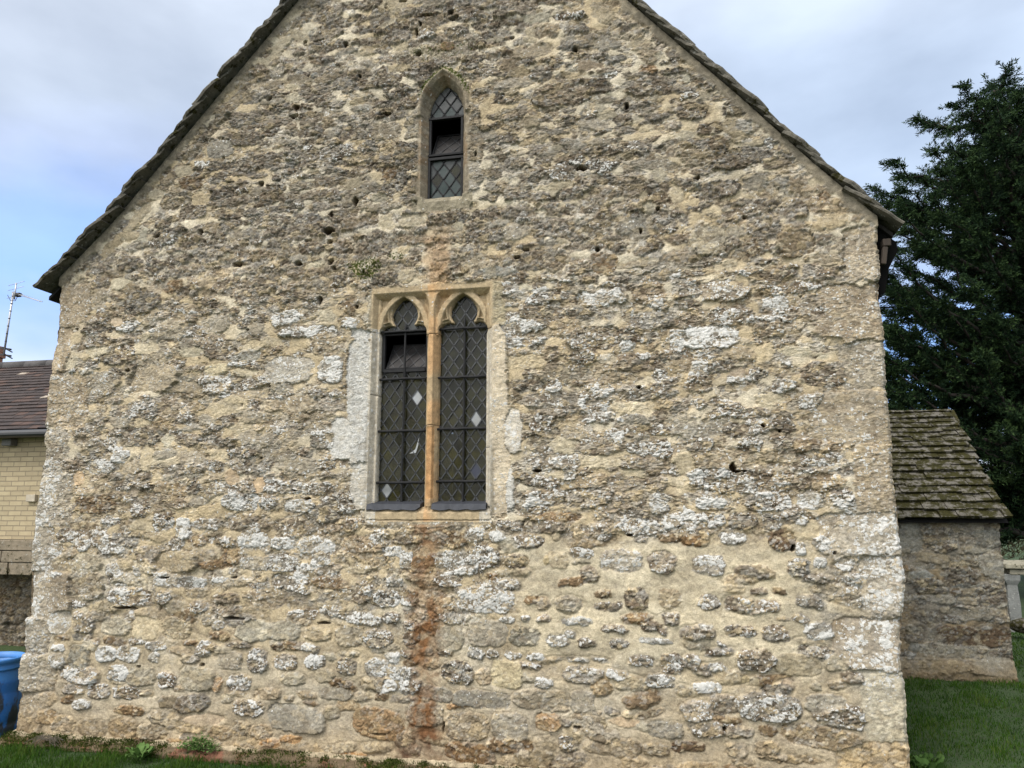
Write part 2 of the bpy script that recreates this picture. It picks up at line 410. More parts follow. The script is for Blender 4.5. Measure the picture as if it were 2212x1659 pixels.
    rgh = lerp(mro, np.clip(RO[ids], 0, 1.1), sm) 
    def tint(mask, c, k):
        nonlocal alb
        alb = lerp(alb, np.array(c), (mask * k * np.clip(rgh, 0, 1))[..., None])
    tint(b2 > .86, (.42, .365, .265), .6); tint((b2 > .74) & (b2 <= .86), (.345, .265, .150), .45); tint(b2 < .13, (.085, .058, .034), .62); tint((b2 > .13) & (b2 < .24), (.36, .345, .31), .55)
    tint(a2 > .88, (.37, .29, .17), .55); tint(a2 < .10, (.12, .085, .055), .5); tint((a2 > .10) & (a2 < .2), (.29, .27, .235), .45)
    alb = alb * (1 + (.42 * (a1 - .5) + .52 * (b1 - .5)) * np.clip(rgh, 0, 1))[..., None]
    # crevice shade painted into the albedo along the breaks between crumbs
    alb = alb * (1 - (.40 * (1 - ss(0, .14, be)) + .34 * (1 - ss(0, .09, ae))) * np.clip(rgh, 0, 1))[..., None]
    alb = alb * (1 + (.20 * (n2 * .6 + n1 * .8)) * sm + .10 * n1 * (1 - sm))[..., None]
    alb = alb * (1 + .24 * n0 + .16 * perlin(X * 6, Z * 7, seed + 18))[..., None]
    li = LI[ids] * sm * ss(-.004, .010, bm) * (.45 + .85 * ss(-.3, .25, n1 + .7 * n3 + .6 * (a1 - .5))) + .04 * (1 - sm)
    li = li * (.80 + .2 * (Z < .75)) + (wth * .27 * ss(-.3, .35, n0 + .7 * n1) * np.clip(rgh, 0, 1) * (b1 > .3) + wth * .16 * (1 - fresh)) * (1 - .55 * ss(2.9, 3.6, Z))
    cr = CR[ids] * sm + .35 * mro * (1 - sm)
    msk = np.stack([li, np.zeros_like(li), cr], -1)
    return X, Z, h, alb, msk, sm, ids, n1, n2

# ------------------------------------------------------------------ survey of the larger stones (x y w h kind [tilt])
SURVEY = {
(1, 2): """935 570 380 170 W;1555 262 160 80 W;1560 318 140 40 p;1815 315 275 150 W;2080 320 190 150 s;1400 310 140 120 p;1215 190 200 90 s;920 290 210 150 s;1140 320 150 90 k;
530 340 155 115 o;1390 35 340 62 b;1515 450 220 62 b 10;1910 560 160 150 k;1240 570 110 60 b;730 690 185 72 W -8;1080 700 95 42 W;1195 690 62 50 W;1310 690 110 52 s;1530 705 200 58 W;
1770 755 185 62 s;2010 740 160 72 s;950 785 255 175 G;1190 810 200 120 p;1400 830 155 82 W;1595 850 130 66 s;1800 850 130 66 s;2040 835 230 42 W;870 915 110 82 W -10;980 920 80 60 W;1110 930 115 52 W;1260 935 125 52 W;
755 1040 215 150 s -10;1075 1050 205 185 y;920 1070 100 110 t;1310 1105 130 68 W;1570 1055 275 115 s;1800 1065 160 80 W -15;1945 960 165 82 s;2140 980 160 140 s;2070 1095 195 92 W;
610 1175 225 100 G -8;910 1212 375 112 G;1300 1215 385 135 t;1565 1235 155 155 G;545 1310 235 155 G;240 1370 325 200 o -6;815 1390 285 185 t;1090 1390 235 180 G;1340 1360 165 115 o;
1600 1360 230 155 t;1840 1360 190 55 M;2100 1410 240 105 G;1830 1530 230 125 t;2040 1540 175 85 t;2190 1520 100 72 d;830 1560 330 140 b -6;1250 1600 255 130 p;140 690 235 82 W -6;320 690 125 82 s;
240 815 185 125 s;60 800 185 150 p;450 790 105 190 s;40 1000 125 115 s;230 1010 145 120 W;300 1130 115 85 W;330 255 130 62 W;420 310 75 125 W;345 460 115 62 W;240 180 130 85 W;990 420 85 50 b;690 440 185 110 s;
1390 160 60 60 p;1700 165 100 70 W;420 180 180 60 k;860 150 120 90 W;1010 150 100 90 W;1940 170 80 60 s;2150 60 150 110 W;2130 170 150 60 b;660 600 150 110 t;700 820 190 170 p;130 560 110 60 k;290 560 170 110 s;440 560 110 110 s;
1700 530 110 60 b;1770 610 130 60 s;2130 560 150 130 p;1880 690 160 40 s;1690 610 120 50 s;1460 1370 60 60 k;1340 310 60 60 y""",
(0, 2): """730 232 165 88 W;540 215 95 92 s;560 330 195 125 p;745 378 115 85 W;885 382 55 62 W;360 432 130 92 W;550 480 255 185 t;840 550 275 125 s;1060 560 95 95 s;1470 562 165 72 k;1240 455 195 75 W;790 465 65 42 W;
1430 440 95 42 W;385 700 145 185 Q;550 730 135 112 s;750 740 195 125 p;945 750 165 155 a;1145 750 185 150 p;1640 770 225 145 p;1415 730 85 62 W;1840 770 225 125 p;2060 790 175 95 p;510 940 145 165 p;365 970 112 102 W;
380 880 95 52 W;690 920 135 105 W;835 920 150 105 W -8;1015 868 135 62 W;1335 855 75 36 W;1540 860 155 42 s;1990 875 95 52 W;1800 870 95 62 d -15;1000 940 62 75 W;1230 955 125 62 g;1490 960 165 125 G;1670 965 125 165 s;
1850 970 155 105 s;2040 970 130 95 W;770 1040 145 105 W;910 1060 185 135 p;1080 1090 125 105 s;1280 1080 225 165 p;1410 1115 56 95 o -15;1550 1110 160 115 s 12;470 1150 150 68 s;640 1160 145 105 s;825 1170 185 88 s;
530 1245 115 65 W;1240 1240 240 120 k 8;1610 1270 210 110 s;1920 1340 375 175 G -5;2170 1180 225 85 G;410 1385 155 135 t;600 1400 185 125 t;790 1400 190 135 t;990 1425 190 105 t;1240 1400 190 62 p;1420 1430 155 95 t;
1690 1425 150 95 t;1880 1470 140 52 o;1320 1350 250 80 M 6;840 1290 190 70 b;1100 1230 150 80 t;440 150 150 90 s;1140 320 300 140 p;1650 330 200 90 G;1830 330 230 110 s;2080 310 120 110 W;1640 100 100 80 W;1700 75 90 60 k;
1190 100 100 170 W;1060 60 140 120 s;720 60 130 50 s;660 1560 60 40 o;2100 1060 120 90 p;1900 1080 150 90 p;1730 1180 180 80 t;300 1330 150 90 t;2150 1300 110 90 p;1560 1400 120 100 t;1140 1490 120 50 o;1780 850 60 50 p;580 860 90 70 p""",
(2, 2): """170 345 215 130 W;460 390 265 95 k -6;750 360 165 130 s;890 330 92 72 W;1050 350 115 60 W;920 200 155 115 W;640 182 175 145 d;320 170 175 72 W;180 50 195 105 s;390 60 190 115 k;580 60 125 105 s;770 60 105 72 W -18;80 180 200 85 b;
490 515 115 52 s;620 512 95 52 b;170 590 135 105 s;540 610 205 92 s;820 580 195 92 W -10;940 530 82 72 W;760 690 125 62 W -15;880 770 185 120 W;370 770 210 82 s;600 790 185 112 s;1170 790 200 135 W;145 750 95 62 W;90 860 175 62 p;
255 860 82 42 W -15;475 960 255 155 s;750 990 295 145 a;1000 970 175 125 p;50 970 135 105 s -10;160 1140 190 75 W;1000 1122 130 62 t;560 1265 430 195 s;930 1250 260 135 G;100 1290 225 135 s;170 1420 230 82 s;370 1425 175 82 g;
550 1420 125 72 b;900 1460 525 155 t -6;550 1530 155 95 t;350 1540 135 105 t;60 1520 170 62 d;330 490 150 70 p;650 690 90 30 p;410 545 40 30 p;480 650 100 40 g;1050 1385 240 40 W -6;700 1600 420 52 t;400 1620 160 60 t;1000 300 100 60 p;
860 1130 70 60 p;420 1090 130 60 y -12;640 1090 130 40 M;40 20 90 70 W;760 240 80 90 W""",
(1, 1): """1690 270 340 110 W;2170 540 115 135 W;1850 580 115 95 W 25;1640 530 370 160 g;1300 1080 155 145 s;2060 1605 135 135 W;1480 740 110 90 k;1380 850 100 130 s;1090 210 110 90 W;1100 310 95 60 W;1110 400 90 80 W;1280 290 170 100 s;1700 40 180 140 b;
2000 240 220 140 g;420 130 120 90 p;2070 770 100 90 s;2090 1250 120 120 s;1760 1180 140 130 W;1480 1420 90 90 W;1560 960 60 70 W;60 430 110 70 W;60 330 70 110 b;1240 30 260 130 k;1150 140 130 80 k""",
(2, 1): """180 525 365 155 W;260 225 340 145 s;600 310 165 105 W;860 345 235 205 g;680 690 95 42 W;540 620 135 85 a 20;980 540 125 95 a;930 765 335 165 k;850 950 205 115 W;650 845 155 105 s;1030 1130 95 72 W;560 480 205 105 k;180 1580 195 125 W;
560 1590 305 125 s;830 1590 165 105 W;900 1320 280 90 s;480 770 130 90 s;240 1500 200 90 s;110 1220 190 100 s;440 1220 170 100 s;110 830 170 120 g;350 750 110 90 M;560 150 180 100 k;840 110 140 130 g;100 730 130 110 W;300 60 110 90 m""",
(0, 1): """640 830 275 160 G;1000 790 335 180 G;1870 740 325 185 Q;2140 740 160 180 W;2000 490 355 75 W;1390 445 185 105 G;920 290 240 165 k 12;670 385 95 82 s;1620 260 255 125 g;1560 1590 225 125 W;1740 1600 105 105 s;1940 1620 195 92 W;2110 1185 210 130 W;
650 1365 185 95 W;2050 900 105 82 k;620 1610 275 115 b;800 640 150 130 k;1150 690 110 70 k;1220 570 110 70 G;650 260 90 100 G;980 230 130 70 G;1010 480 90 40 W;1240 405 80 50 k;2090 560 160 160 t;1130 200 130 90 b;760 430 80 50 M;
1510 1430 90 150 M;1680 1480 70 110 M;870 1510 80 90 M;510 1440 70 100 M;950 1310 90 160 m;1660 580 110 70 m;940 520 80 60 m 20;1750 560 150 60 m;1400 740 150 80 y;1250 620 180 70 m""",
(0, 0): """1430 965 175 115 G;1240 1190 165 95 b;1290 1060 60 40 W;1330 1075 60 50 W;1140 1300 200 120 t;850 1530 150 60 a;900 1600 130 60 t;1020 1260 110 60 a;1180 1110 110 70 a;1300 1300 110 80 m;920 1520 60 90 a;1600 900 250 90 k;1250 1370 180 100 g;
1950 240 60 200 m 55;1890 560 110 50 m;1900 630 90 70 m;2060 265 110 45 b 12;1720 870 120 40 b;2000 960 60 40 W""",
(1, 0): """1990 450 135 62 o -5;1930 280 150 50 a;2040 372 130 62 a -8;1380 620 285 155 k;2010 560 340 125 k -6;1670 560 180 110 k;1740 490 110 50 W;1300 620 50 40 W;1360 655 70 70 W;1240 790 115 92 p;550 100 135 40 b;410 5 60 40 b;1300 880 100 80 p;1070 905 160 90 k;
370 610 160 70 g;90 855 250 120 g;290 850 190 110 G;430 1000 90 110 G;270 740 120 70 k;690 300 90 60 o;780 830 60 40 p;870 1150 110 110 G;1100 600 120 70 p;1000 1120 90 70 g;960 1210 90 60 G;1370 1230 90 90 m 55;1420 1340 80 40 m 30;
1980 830 100 60 m;2060 1130 90 110 m;2170 1250 100 120 a;2000 1340 70 90 m;1960 1270 60 60 m;1600 430 190 70 M;1230 230 90 110 m;1150 130 70 40 m;330 80 100 50 m 20;300 150 120 50 m 25;400 310 110 60 m 25;100 660 110 50 m;60 900 150 40 m 30;
80 1200 120 80 m;360 980 40 90 m;240 1280 100 60 m;320 1130 110 100 b;760 1460 60 60 m;1640 370 170 60 k""",
(2, 0): """20 500 60 70 m;140 620 80 70 m;470 1180 160 110 t;640 1180 130 90 t;960 1440 240 100 a;300 1050 300 110 k;170 1560 240 190 p;230 940 140 130 k;60 720 200 120 k;180 830 180 90 k;500 1440 110 110 t;560 930 70 70 W;220 1230 300 120 k;520 1460 210 150 g;
540 1320 180 60 k -5;730 1580 260 180 t;480 1600 160 150 k;900 1280 120 60 b;380 830 140 100 G;90 690 130 50 p""",
}
HOLES = """0 0 1745 645 34 38;0 0 1920 700 52 42;0 0 1905 755 80 30;0 0 1690 1195 36 40;0 0 1305 1505 34 44;0 0 1020 1530 60 26;0 0 2150 1395 30 40;0 0 2130 1500 80 46;0 0 2140 1570 44 36;0 1 1540 55 76 34;0 1 1935 50 54 34;0 1 2140 35 44 40;0 1 2165 82 36 24;
0 1 2070 285 30 54;0 1 825 740 40 22;0 1 1990 1575 40 24;0 1 500 475 26 14;0 1 1610 480 20 20;0 1 1750 845 22 18;0 1 1905 1520 30 16;0 1 1690 1310 24 20;1 0 1850 682 30 52;1 0 1560 1090 78 48;1 0 500 350 36 34;1 0 710 82 52 34;1 0 735 122 66 26;1 0 30 290 30 40;1 0 490 205 26 44 ;1 0 515 160 22 30;
1 0 285 742 84 26;1 0 90 1310 34 70;1 0 2050 1355 28 22;1 0 1940 1495 22 44;1 0 1515 325 48 40;1 0 870 1000 18 34;1 0 120 495 22 30;1 0 400 5 50 24;1 0 1110 245 30 18;1 0 550 105 116 18;1 0 1190 1620 60 20;1 0 1660 1620 30 30;1 1 1140 10 46 34;1 1 1270 1390 60 24;
1 1 1930 850 30 26;1 1 100 330 20 26;1 2 1870 150 44 16;1 2 1530 1395 52 22;2 1 525 1097 34 34;2 1 325 1370 52 70;2 1 350 1395 60 20;2 1 630 1135 18 22;2 1 400 1395 30 14;2 2 715 235 34 44;2 2 985 265 22 26;2 2 270 1405 20 40;0 2 1065 425 80 12;0 2 820 622 190 20;0 2 1040 620 18 46;0 2 1410 680 20 40;
0 2 1520 690 150 20;0 2 900 1000 30 18;0 2 1310 990 30 26;0 2 1520 425 40 14;0 2 2100 720 90 18;2 0 400 1410 24 22;2 0 95 1155 40 30;2 0 880 850 20 14;0 0 1980 275 26 22;0 0 2060 262 90 14;0 0 1450 1020 20 20;0 0 2000 1560 60 20;1 2 660 1400 16 70;1 2 250 1440 100 14""".replace('\n', '')
def cropT(c, r, x, y): return 737.333 * c + x / 3.0, 553.0 * r + y / 3.0
def to_m(c, r, x, y, w, h):
    tx, ty = cropT(c, r, x, y)
    a = W(tx - w / 6, ty); b = W(tx + w / 6, ty); d = W(tx, ty - h / 6); e = W(tx, ty + h / 6)
    return (a[0] + b[0]) / 2, (d[1] + e[1]) / 2, abs(b[0] - a[0]) / 2, abs(d[1] - e[1]) / 2
traced = []
for (c_, r_), txt in SURVEY.items():
    for it in txt.replace('\n', '').split(';'):
        p = it.split(); x, y, w, h = map(float, p[:4]); ty = p[4]; rot = rad(float(p[5])) if len(p) > 5 else 0.0
        cx, cz, a, b = to_m(c_, r_, x, y, w, h)
        n = {'G': 3.6, 'W': 3.2, 'a': 3.5, 'p': 3.0, 'y': 4, 'o': 3, 'm': 2.2, 'M': 2.2}.get(ty, 2.7)
        traced.append((cx, cz, a, b, rot, n, ty, .012))
holes = []
for it in HOLES.split(';'):
    p = list(map(float, it.split())); cx, cz, a, b = to_m(p[0], p[1], *p[2:6]); holes.append((cx, cz, a * .95, b * .95))

# ------------------------------------------------------------------ the church: outline of the gable
Lq = [(126.7, 640), (126.7, 653), (123, 703), (113, 793), (98, 916), (87, 1020), (77, 1103), (68, 1189), (63, 1273), (57, 1353), (50, 1383), (43, 1439), (43, 1506), (37, 1516), (33, 1586)]
Rq = [(1897, 500), (1895, 573), (1900, 620), (1910, 740), (1916, 853), (1923, 906), (1928, 986), (1936, 1086), (1940, 1106), (1946, 1199), (1951, 1256), (1953, 1339), (1946, 1416), (1955, 1489), (1960, 1573), (1966, 1623), (1967, 1659)]
Lp = sorted([W(*p)[::-1] for p in Lq]); Rp = sorted([W(*p)[::-1] for p in Rq])
Lp.insert(0, (-.6, Lp[0][1] - .03)); Rp.insert(0, (-.6, Rp[0][1] + .03))
XM, APEX = -1.70, 7.12
ZEL, ZER = 3.42, 3.48
XL, XR = -4.875, 1.405
# underside of the roof slates in the gable plane, eaves to apex (a little sag and a kick at the eaves)
roofL = [(-5.04, 3.44), (-4.86, 3.60), (-4.45, 3.99), (-4.09, 4.40), (-3.5, 5.08), (-2.80, 5.88), (XM, APEX)]
roofR = [(1.505, 3.475), (1.36, 3.61), (1.0, 4.02), (.586, 4.52), (.10, 5.08), (-.228, 5.46), (XM, APEX)]
def roof_z(x):
    x = np.asarray(x)
    l = np.interp(x, [p[0] for p in roofL], [p[1] for p in roofL])
    r = np.interp(-x, [-p[0] for p in roofR], [p[1] for p in roofR])
    return np.where(x < XM, l, r)
def xl_of(z):
    zz = np.array([p[1] for p in roofL]); xx = np.array([p[0] for p in roofL])
    q = np.interp(z, [p[0] for p in Lp], [p[1] for p in Lp]); k = np.interp(z, zz, xx)
    return np.where(z < 3.44, q, np.maximum(k, q))
def xr_of(z):
    zz = np.array([p[1] for p in roofR]); xx = np.array([p[0] for p in roofR])
    q = np.interp(z, [p[0] for p in Rp], [p[1] for p in Rp]); k = np.interp(z, zz, xx)
    return np.where(z < 3.46, q, np.minimum(k, q))

# windows, in metres on the wall
WX0, WX1, WZ0, WZ1 = -2.112, -1.212, 1.692, 3.262
MX = -1.658
LIGHTS = [(-1.886, .180), (-1.430, .180)]           # centre x, half width
LX, LHW = -1.590, .136                              # lancet
LZ0, LZS, LZA = 4.005, 4.69, 4.938

def seg(a, b, s):
    n = max(1, int(round((b - a) / s))); return list(np.linspace(a, b, n + 1)[:-1])
xs = np.array(seg(-5.06, -2.20, .0062) + seg(-2.20, -1.13, .0036) + seg(-1.13, 1.5, .0062) + [1.5])
zs = np.array(seg(-.5, -.1, .03) + seg(-.1, 1.60, .0060) + seg(1.60, 3.34, .0040) + seg(3.34, 3.9, .0065) + seg(3.9, 5.08, .0046) + seg(5.08, 5.98, .0068) + seg(5.98, 7.1, .03) + [7.1])

# ---- fill the rest of the wall with smaller stones, roughly bedded
r_ = np.random.default_rng(5)
occ_x = np.arange(-5.2, 1.7, .02); occ_z = np.arange(-.6, 7.3, .02)
occ = np.zeros((len(occ_z), len(occ_x)), bool)
def mark(cx, cz, a, b):
    i0, i1 = np.searchsorted(occ_x, (cx - a, cx + a)); j0, j1 = np.searchsorted(occ_z, (cz - b, cz + b)); occ[j0:j1, i0:i1] = True
def busy(cx, cz, a, b):
    i0, i1 = np.searchsorted(occ_x, (cx - a, cx + a)); j0, j1 = np.searchsorted(occ_z, (cz - b, cz + b))
    s = occ[j0:j1, i0:i1]; return s.mean() if s.size else 0
for s in traced: mark(s[0], s[1], s[2] * .92, s[3] * .9)
stones = list(traced)
# quoins: big squared blocks at both corners
for side in (0, 1):
    z = -.1; k = side
    while z < 3.5:
        hgt = r_.uniform(.26, .46); lng = (r_.uniform(.36, .50) if k % 2 else r_.uniform(.20, .30)) * (1.0 if side else .8)
        hgt = min(hgt, 3.56 - z)
        xe = float(xl_of(np.array(z + hgt / 2))) if side == 0 else float(xr_of(np.array(z + hgt / 2)))
        cx = xe + lng / 2 - .03 if side == 0 else xe - lng / 2 + .03
        low = z < 1.75
        ty = 'Q' if (low and side == 0 and r_.random() < .35) else 'q'
        if z < .35: ty = 't' if side == 0 else 'p'
        stones.append((cx, z + hgt / 2, lng / 2 + .03, hgt / 2 + .003, r_.normal(0, .02), 6, ty, .0)); mark(cx, z + hgt / 2, lng / 2, hgt / 2)
        z += hgt; k += 1
# dressed blocks along the rakes
for side, (prof, t0, t1) in enumerate(((roofL, 3.9, 6.9), (roofR, 3.9, 6.9))):
    z = t0
    while z < t1:
        x = float(xl_of(np.array(z)) if side == 0 else xr_of(np.array(z)))
        L_ = r_.uniform(.2, .42); ang = rad(49) if side == 0 else rad(-49)
        off = (.15 if side == 0 else .19)
        if side == 0 or r_.random() < .5:
            ty = 'a' if r_.random() < (.7 if side == 0 else .3) else 't'
            nx, nz = (math.sin(ang) * off, -math.cos(ang) * off) if side == 0 else (math.sin(ang) * off, -math.cos(ang) * off)
            stones.append((x + nx, z + nz, L_ / 2, .05 if side == 0 else .06, ang, 5, ty, .004)); mark(x + nx, z + nz, .09, .09)
        z += L_ * .78
# jamb stones of the two-light window, whitened with lichen; plain dressed stones of the lancet
for (x0, x1, z0, z1, ty) in ((-2.30, -2.07, 1.98, 3.0, 'J'), (-2.41, -2.20, 2.03, 2.36, 'J'), (-2.24, -2.09, 1.68, 2.02, 'J'), (-1.25, -1.075, 1.60, 3.0, 'J'), (-1.13, -.985, 2.06, 2.36, 'J'), (-1.12, -1.04, 1.66, 1.95, 'J'),
                         (-1.235, -1.10, 2.97, 3.30, 'y'), (-2.18, -2.09, 2.98, 3.26, 'p'), (-2.12, -1.2, 1.555, 1.69, 't'), (-2.13, -1.93, 3.265, 3.30, 'p'),
                         (-1.86, -1.72, 4.03, 4.20, 't'), (-1.98, -1.73, 4.21, 4.46, 'g'), (-1.90, -1.73, 4.47, 4.68, 't'), (-1.44, -1.29, 4.02, 4.25, 'G'), (-1.44, -1.27, 4.26, 4.46, 't'), (-1.44, -1.30, 4.47, 4.70, 't'), (-1.80, -1.38, 3.91, 4.0, 'g')):
    stones.append(((x0 + x1) / 2, (z0 + z1) / 2, (x1 - x0) / 2, (z1 - z0) / 2 + .004, r_.normal(0, .03), 4 if ty == 'J' else 6, ty, .008)); mark((x0 + x1) / 2, (z0 + z1) / 2, (x1 - x0) / 2, (z1 - z0) / 2)
mark((WX0 + WX1) / 2, 2.45, .44, .8); mark(LX, 4.5, .16, .5)
z = -.2
while z < 7.1:
    low = z < 1.5
    hgt = r_.uniform(.06, .125) if low else r_.uniform(.05, .12)
    x = -5.1 + r_.uniform(0, .2)
    while x < 1.6:
        wd_ = hgt * r_.uniform(1.1, 3.4)
        hh = hgt * r_.uniform(.65, 1.25); cx = x + wd_ / 2; cz = z + hgt / 2 + r_.normal(0, .014)
        x += wd_ * r_.uniform(.93, 1.12) + .006
        if busy(cx, cz, wd_ * .4, hh * .4) > .3: continue
        # big plain mortar field low on the right
        inC = (-.95 < cx < .75) and (.72 < cz < 1.52)
        pm = .68 if inC else (.10 if low else .04)
        if r_.random() < pm: continue
        u = r_.random()
        if cz > 3.3: ty = 'g' if u < .60 else 'k' if u < .77 else 't' if u < .84 else 'G' if u < .92 else 'm' if u < .97 else 's'
        elif cz > 1.5:
            ls = .26 if cx > -.9 else .16
            ty = 's' if u < ls else 'g' if u < ls + .28 else 'k' if u < ls + .38 else 't' if u < ls + .52 else 'W' if u < ls + .54 else 'm' if u < ls + .64 else 'G'
        elif cz > .45: ty = 't' if u < .27 else 's' if u < .52 else 'p' if u < .68 else 'W' if u < .82 else 'g' if u < .92 else 'b'
        else: ty = 't' if u < .5 else 'p' if u < .62 else 'g' if u < .74 else 's' if u < .84 else 'b' if u < .95 else 'o'
        stones.append((cx, cz, wd_ / 2 * (1.03 if low else 1.16), hh / 2 * (1.05 if low else 1.25), r_.normal(0, .12), r_.uniform(2.0, 3.4), ty))
    z += hgt * r_.uniform(.86, 1.0)

def church_mortar(X, Z):
    a = perlin(X * 1.3, Z * 1.7, 40); b = perlin(X * 4, Z * 6, 41); c = perlin(X * 9, Z * 15, 42)
    up = ss(2.6, 4.2, Z); lo = 1 - ss(.2, 1.0, Z)
    cream = np.array([.452, .398, .300]); ochre = np.array([.375, .303, .195]); buff = np.array([.345, .292, .212])
    t = ss(-.25, .3, a + .5 * b + .25 * up - .15)[..., None]
    m = ochre * (1 - t) + cream * t
    m = lerp(m, buff, (lo * .8)[..., None])
    zone = ss(-1.15, -.85, X) * (1 - ss(.70, 1.05, X)) * ss(.66, .80, Z) * (1 - ss(1.40, 1.55, Z))
    m = lerp(m, np.array([.44, .38, .27]), (zone * .8)[..., None])
    m = m * (1 + .16 * b + .12 * c)[..., None]
    # where mortar is smeared over the faces of the stones
    zone = ss(-1.15, -.85, X) * (1 - ss(.70, 1.05, X)) * ss(.66, .80, Z) * (1 - ss(1.40, 1.55, Z))
    tr = ss(-1.5, -1.1, X) * ss(3.9, 4.4, Z) * .5
    up2 = ss(1.6, 2.4, Z)
    cov = .020 * ss(.04, .32, c + .55 * b + .14 * (a + tr)) * (.25 + .75 * up2) + .008 * zone
    mh = .006 * b + .012 * zone + .008 * ss(.1, .4, b + .3 * a) * up
    wth = .25 + .75 * ss(.55, 1.15, Z + .2 * b); wth = wth * (1 - .85 * zone)
    return m.astype(np.float32), mh.astype(np.float32), cov.astype(np.float32), wth.astype(np.float32)

X, Z, H, ALB, MSK, SM, IDS, N1, N2 = rubble(xs, zs, stones, church_mortar, seed=2)
n5 = perlin(X * 3, Z * 3, 50); n6 = perlin(X * 11, Z * 11, 51); n7 = perlin(X * 30, Z * 30, 52)
# holes where stones have dropped out
for (cx, cz, a, b) in holes:
    i0, i1 = np.searchsorted(xs, (cx - a * 2, cx + a * 2)); j0, j1 = np.searchsorted(zs, (cz - b * 2.4, cz + b * 2.4))
    if i1 <= i0 or j1 <= j0: continue
    dx = (X[j0:j1, i0:i1] - cx) / a + .5 * n7[j0:j1, i0:i1]; dz = (Z[j0:j1, i0:i1] - cz) / b + .6 * n7[j0:j1, i0:i1] + .3 * n6[j0:j1, i0:i1]
    k = 1 - ss(.65, 1.05, np.sqrt(dx * dx + dz * dz))
    H[j0:j1, i0:i1] -= .12 * k
    ALB[j0:j1, i0:i1] = lerp(ALB[j0:j1, i0:i1], np.array([.10, .062, .030]), (k * .85)[..., None]); MSK[j0:j1, i0:i1, 0] *= 1 - k
# mortar fillet under the verge slates
dl = (roof_z(X) - Z) * math.cos(rad(49))
vk = (1 - ss(.040, .075, dl + .035 * n6 + .012 * n7 + .02 * n5)) * (Z > 3.5)
ALB[:] = lerp(ALB, np.array([.215, .185, .135]) * (1 + .35 * n6[..., None] + .25 * n7[..., None]), vk[..., None]); H[:] = lerp(H, .012 + .003 * n7, vk); MSK[..., 0] *= 1 - vk; MSK[..., 2] *= 1 - vk
# rust wash below the mullion and between the two windows
cxr = MX + .0 + .035 * n5
w_ = np.interp(Z, [-.1, .1, .35, .8, 1.2, 1.5, 1.56], [.30, .27, .115, .155, .14, .10, .17])
rk = (1 - ss(.35, 1.15, np.abs(X - cxr - .03 * n6) / w_ + .55 * n6 + .45 * n7 + .3 * N2)) * (Z < 1.57) * np.interp(Z, [-.1, .05, .4, .9, 1.25, 1.56], [1, 1, .97, .95, .55, .85])
np_ = perlin(X * 7, Z * 4.5, 54)
rk = rk * (.52 + .48 * ss(-.22, .18, np_ + .35 * n6)) * (.45 + .55 * ss(-.25, .2, n6 + .6 * n7 + .12 + .4 * N1))
rc = lerp(np.array([.150, .072, .030]), np.array([.085, .045, .028]), (1 - ss(.05, .35, Z))[..., None])
ALB[:] = lerp(ALB, rc * (1 + .5 * n7[..., None]), rk[..., None]); MSK[..., 0] *= 1 - rk * .85; MSK[..., 2] *= 1 - rk
uk = (1 - ss(.5, 1.1, np.abs(X - MX - .04) / (.12) + .5 * n6)) * ss(3.27, 3.30, Z) * (1 - ss(3.5, 3.9, Z)) * .62
ALB[:] = lerp(ALB, np.array([.35, .225, .120]) * (1 + .3 * n7[..., None]), uk[..., None]); MSK[..., 0] *= 1 - uk; MSK[..., 2] *= 1 - uk
# earthy splash-back at the foot of the wall
bk = (1 - ss(.03, .42, Z + .15 * n5)) * .5
ALB[:] = lerp(ALB, ALB * np.array([.80, .70, .55]), bk[..., None]); MSK[..., 0] *= 1 - bk * 1.2
# moss: over the lancet hood, left above the big window, on the sill
def blob(cx, cz, a, b): return 1 - ss(.4, 1.1, np.sqrt(((X - cx) / a) ** 2 + ((Z - cz) / b) ** 2))
MSK[..., 1] = np.maximum.reduce([.55 * blob(-2.18, 3.47, .22, .13), .5 * blob(-1.95, 3.55, .12, .05), .35 * blob(-1.6, 5.2, .5, .12)]) + .25 * n6 * (Z > 3.3) * blob(-1.9, 3.6, .8, .6)

eR_ = xr_of(zs)[:, None] - X; eL_ = X - xl_of(zs)[:, None]
wl = (1 - ss(.16, .44, eR_ + .22 * n5 + .12 * n6)) * ss(.35, .75, Z + .2 * n5) * (1 - ss(1.45, 1.85, Z + .2 * n5)) + (1 - ss(.05, .30, eL_ + .16 * n5 + .1 * n6)) * ss(.05, .5, Z + .2 * n5) * (1 - ss(1.7, 2.3, Z + .3 * n5))
MSK[..., 0] += .46 * np.clip(wl, 0, 1) * ss(-.25, .25, n6 + .5 * n7 + .05)
ALB[:] = lerp(ALB, np.array([.36, .335, .285]) * (1 + .2 * n7[..., None]), (np.clip(wl, 0, 1) * .35)[..., None])
ALB[:] *= (1 - (.05 + .24 * SM * (IDS >= 0)) * ss(2.9, 4.2, Z + .4 * n5))[..., None] * np.where((ss(2.9, 4.2, Z) * SM > .5)[..., None], np.array([.985, 1.0, 1.03]), 1.0)
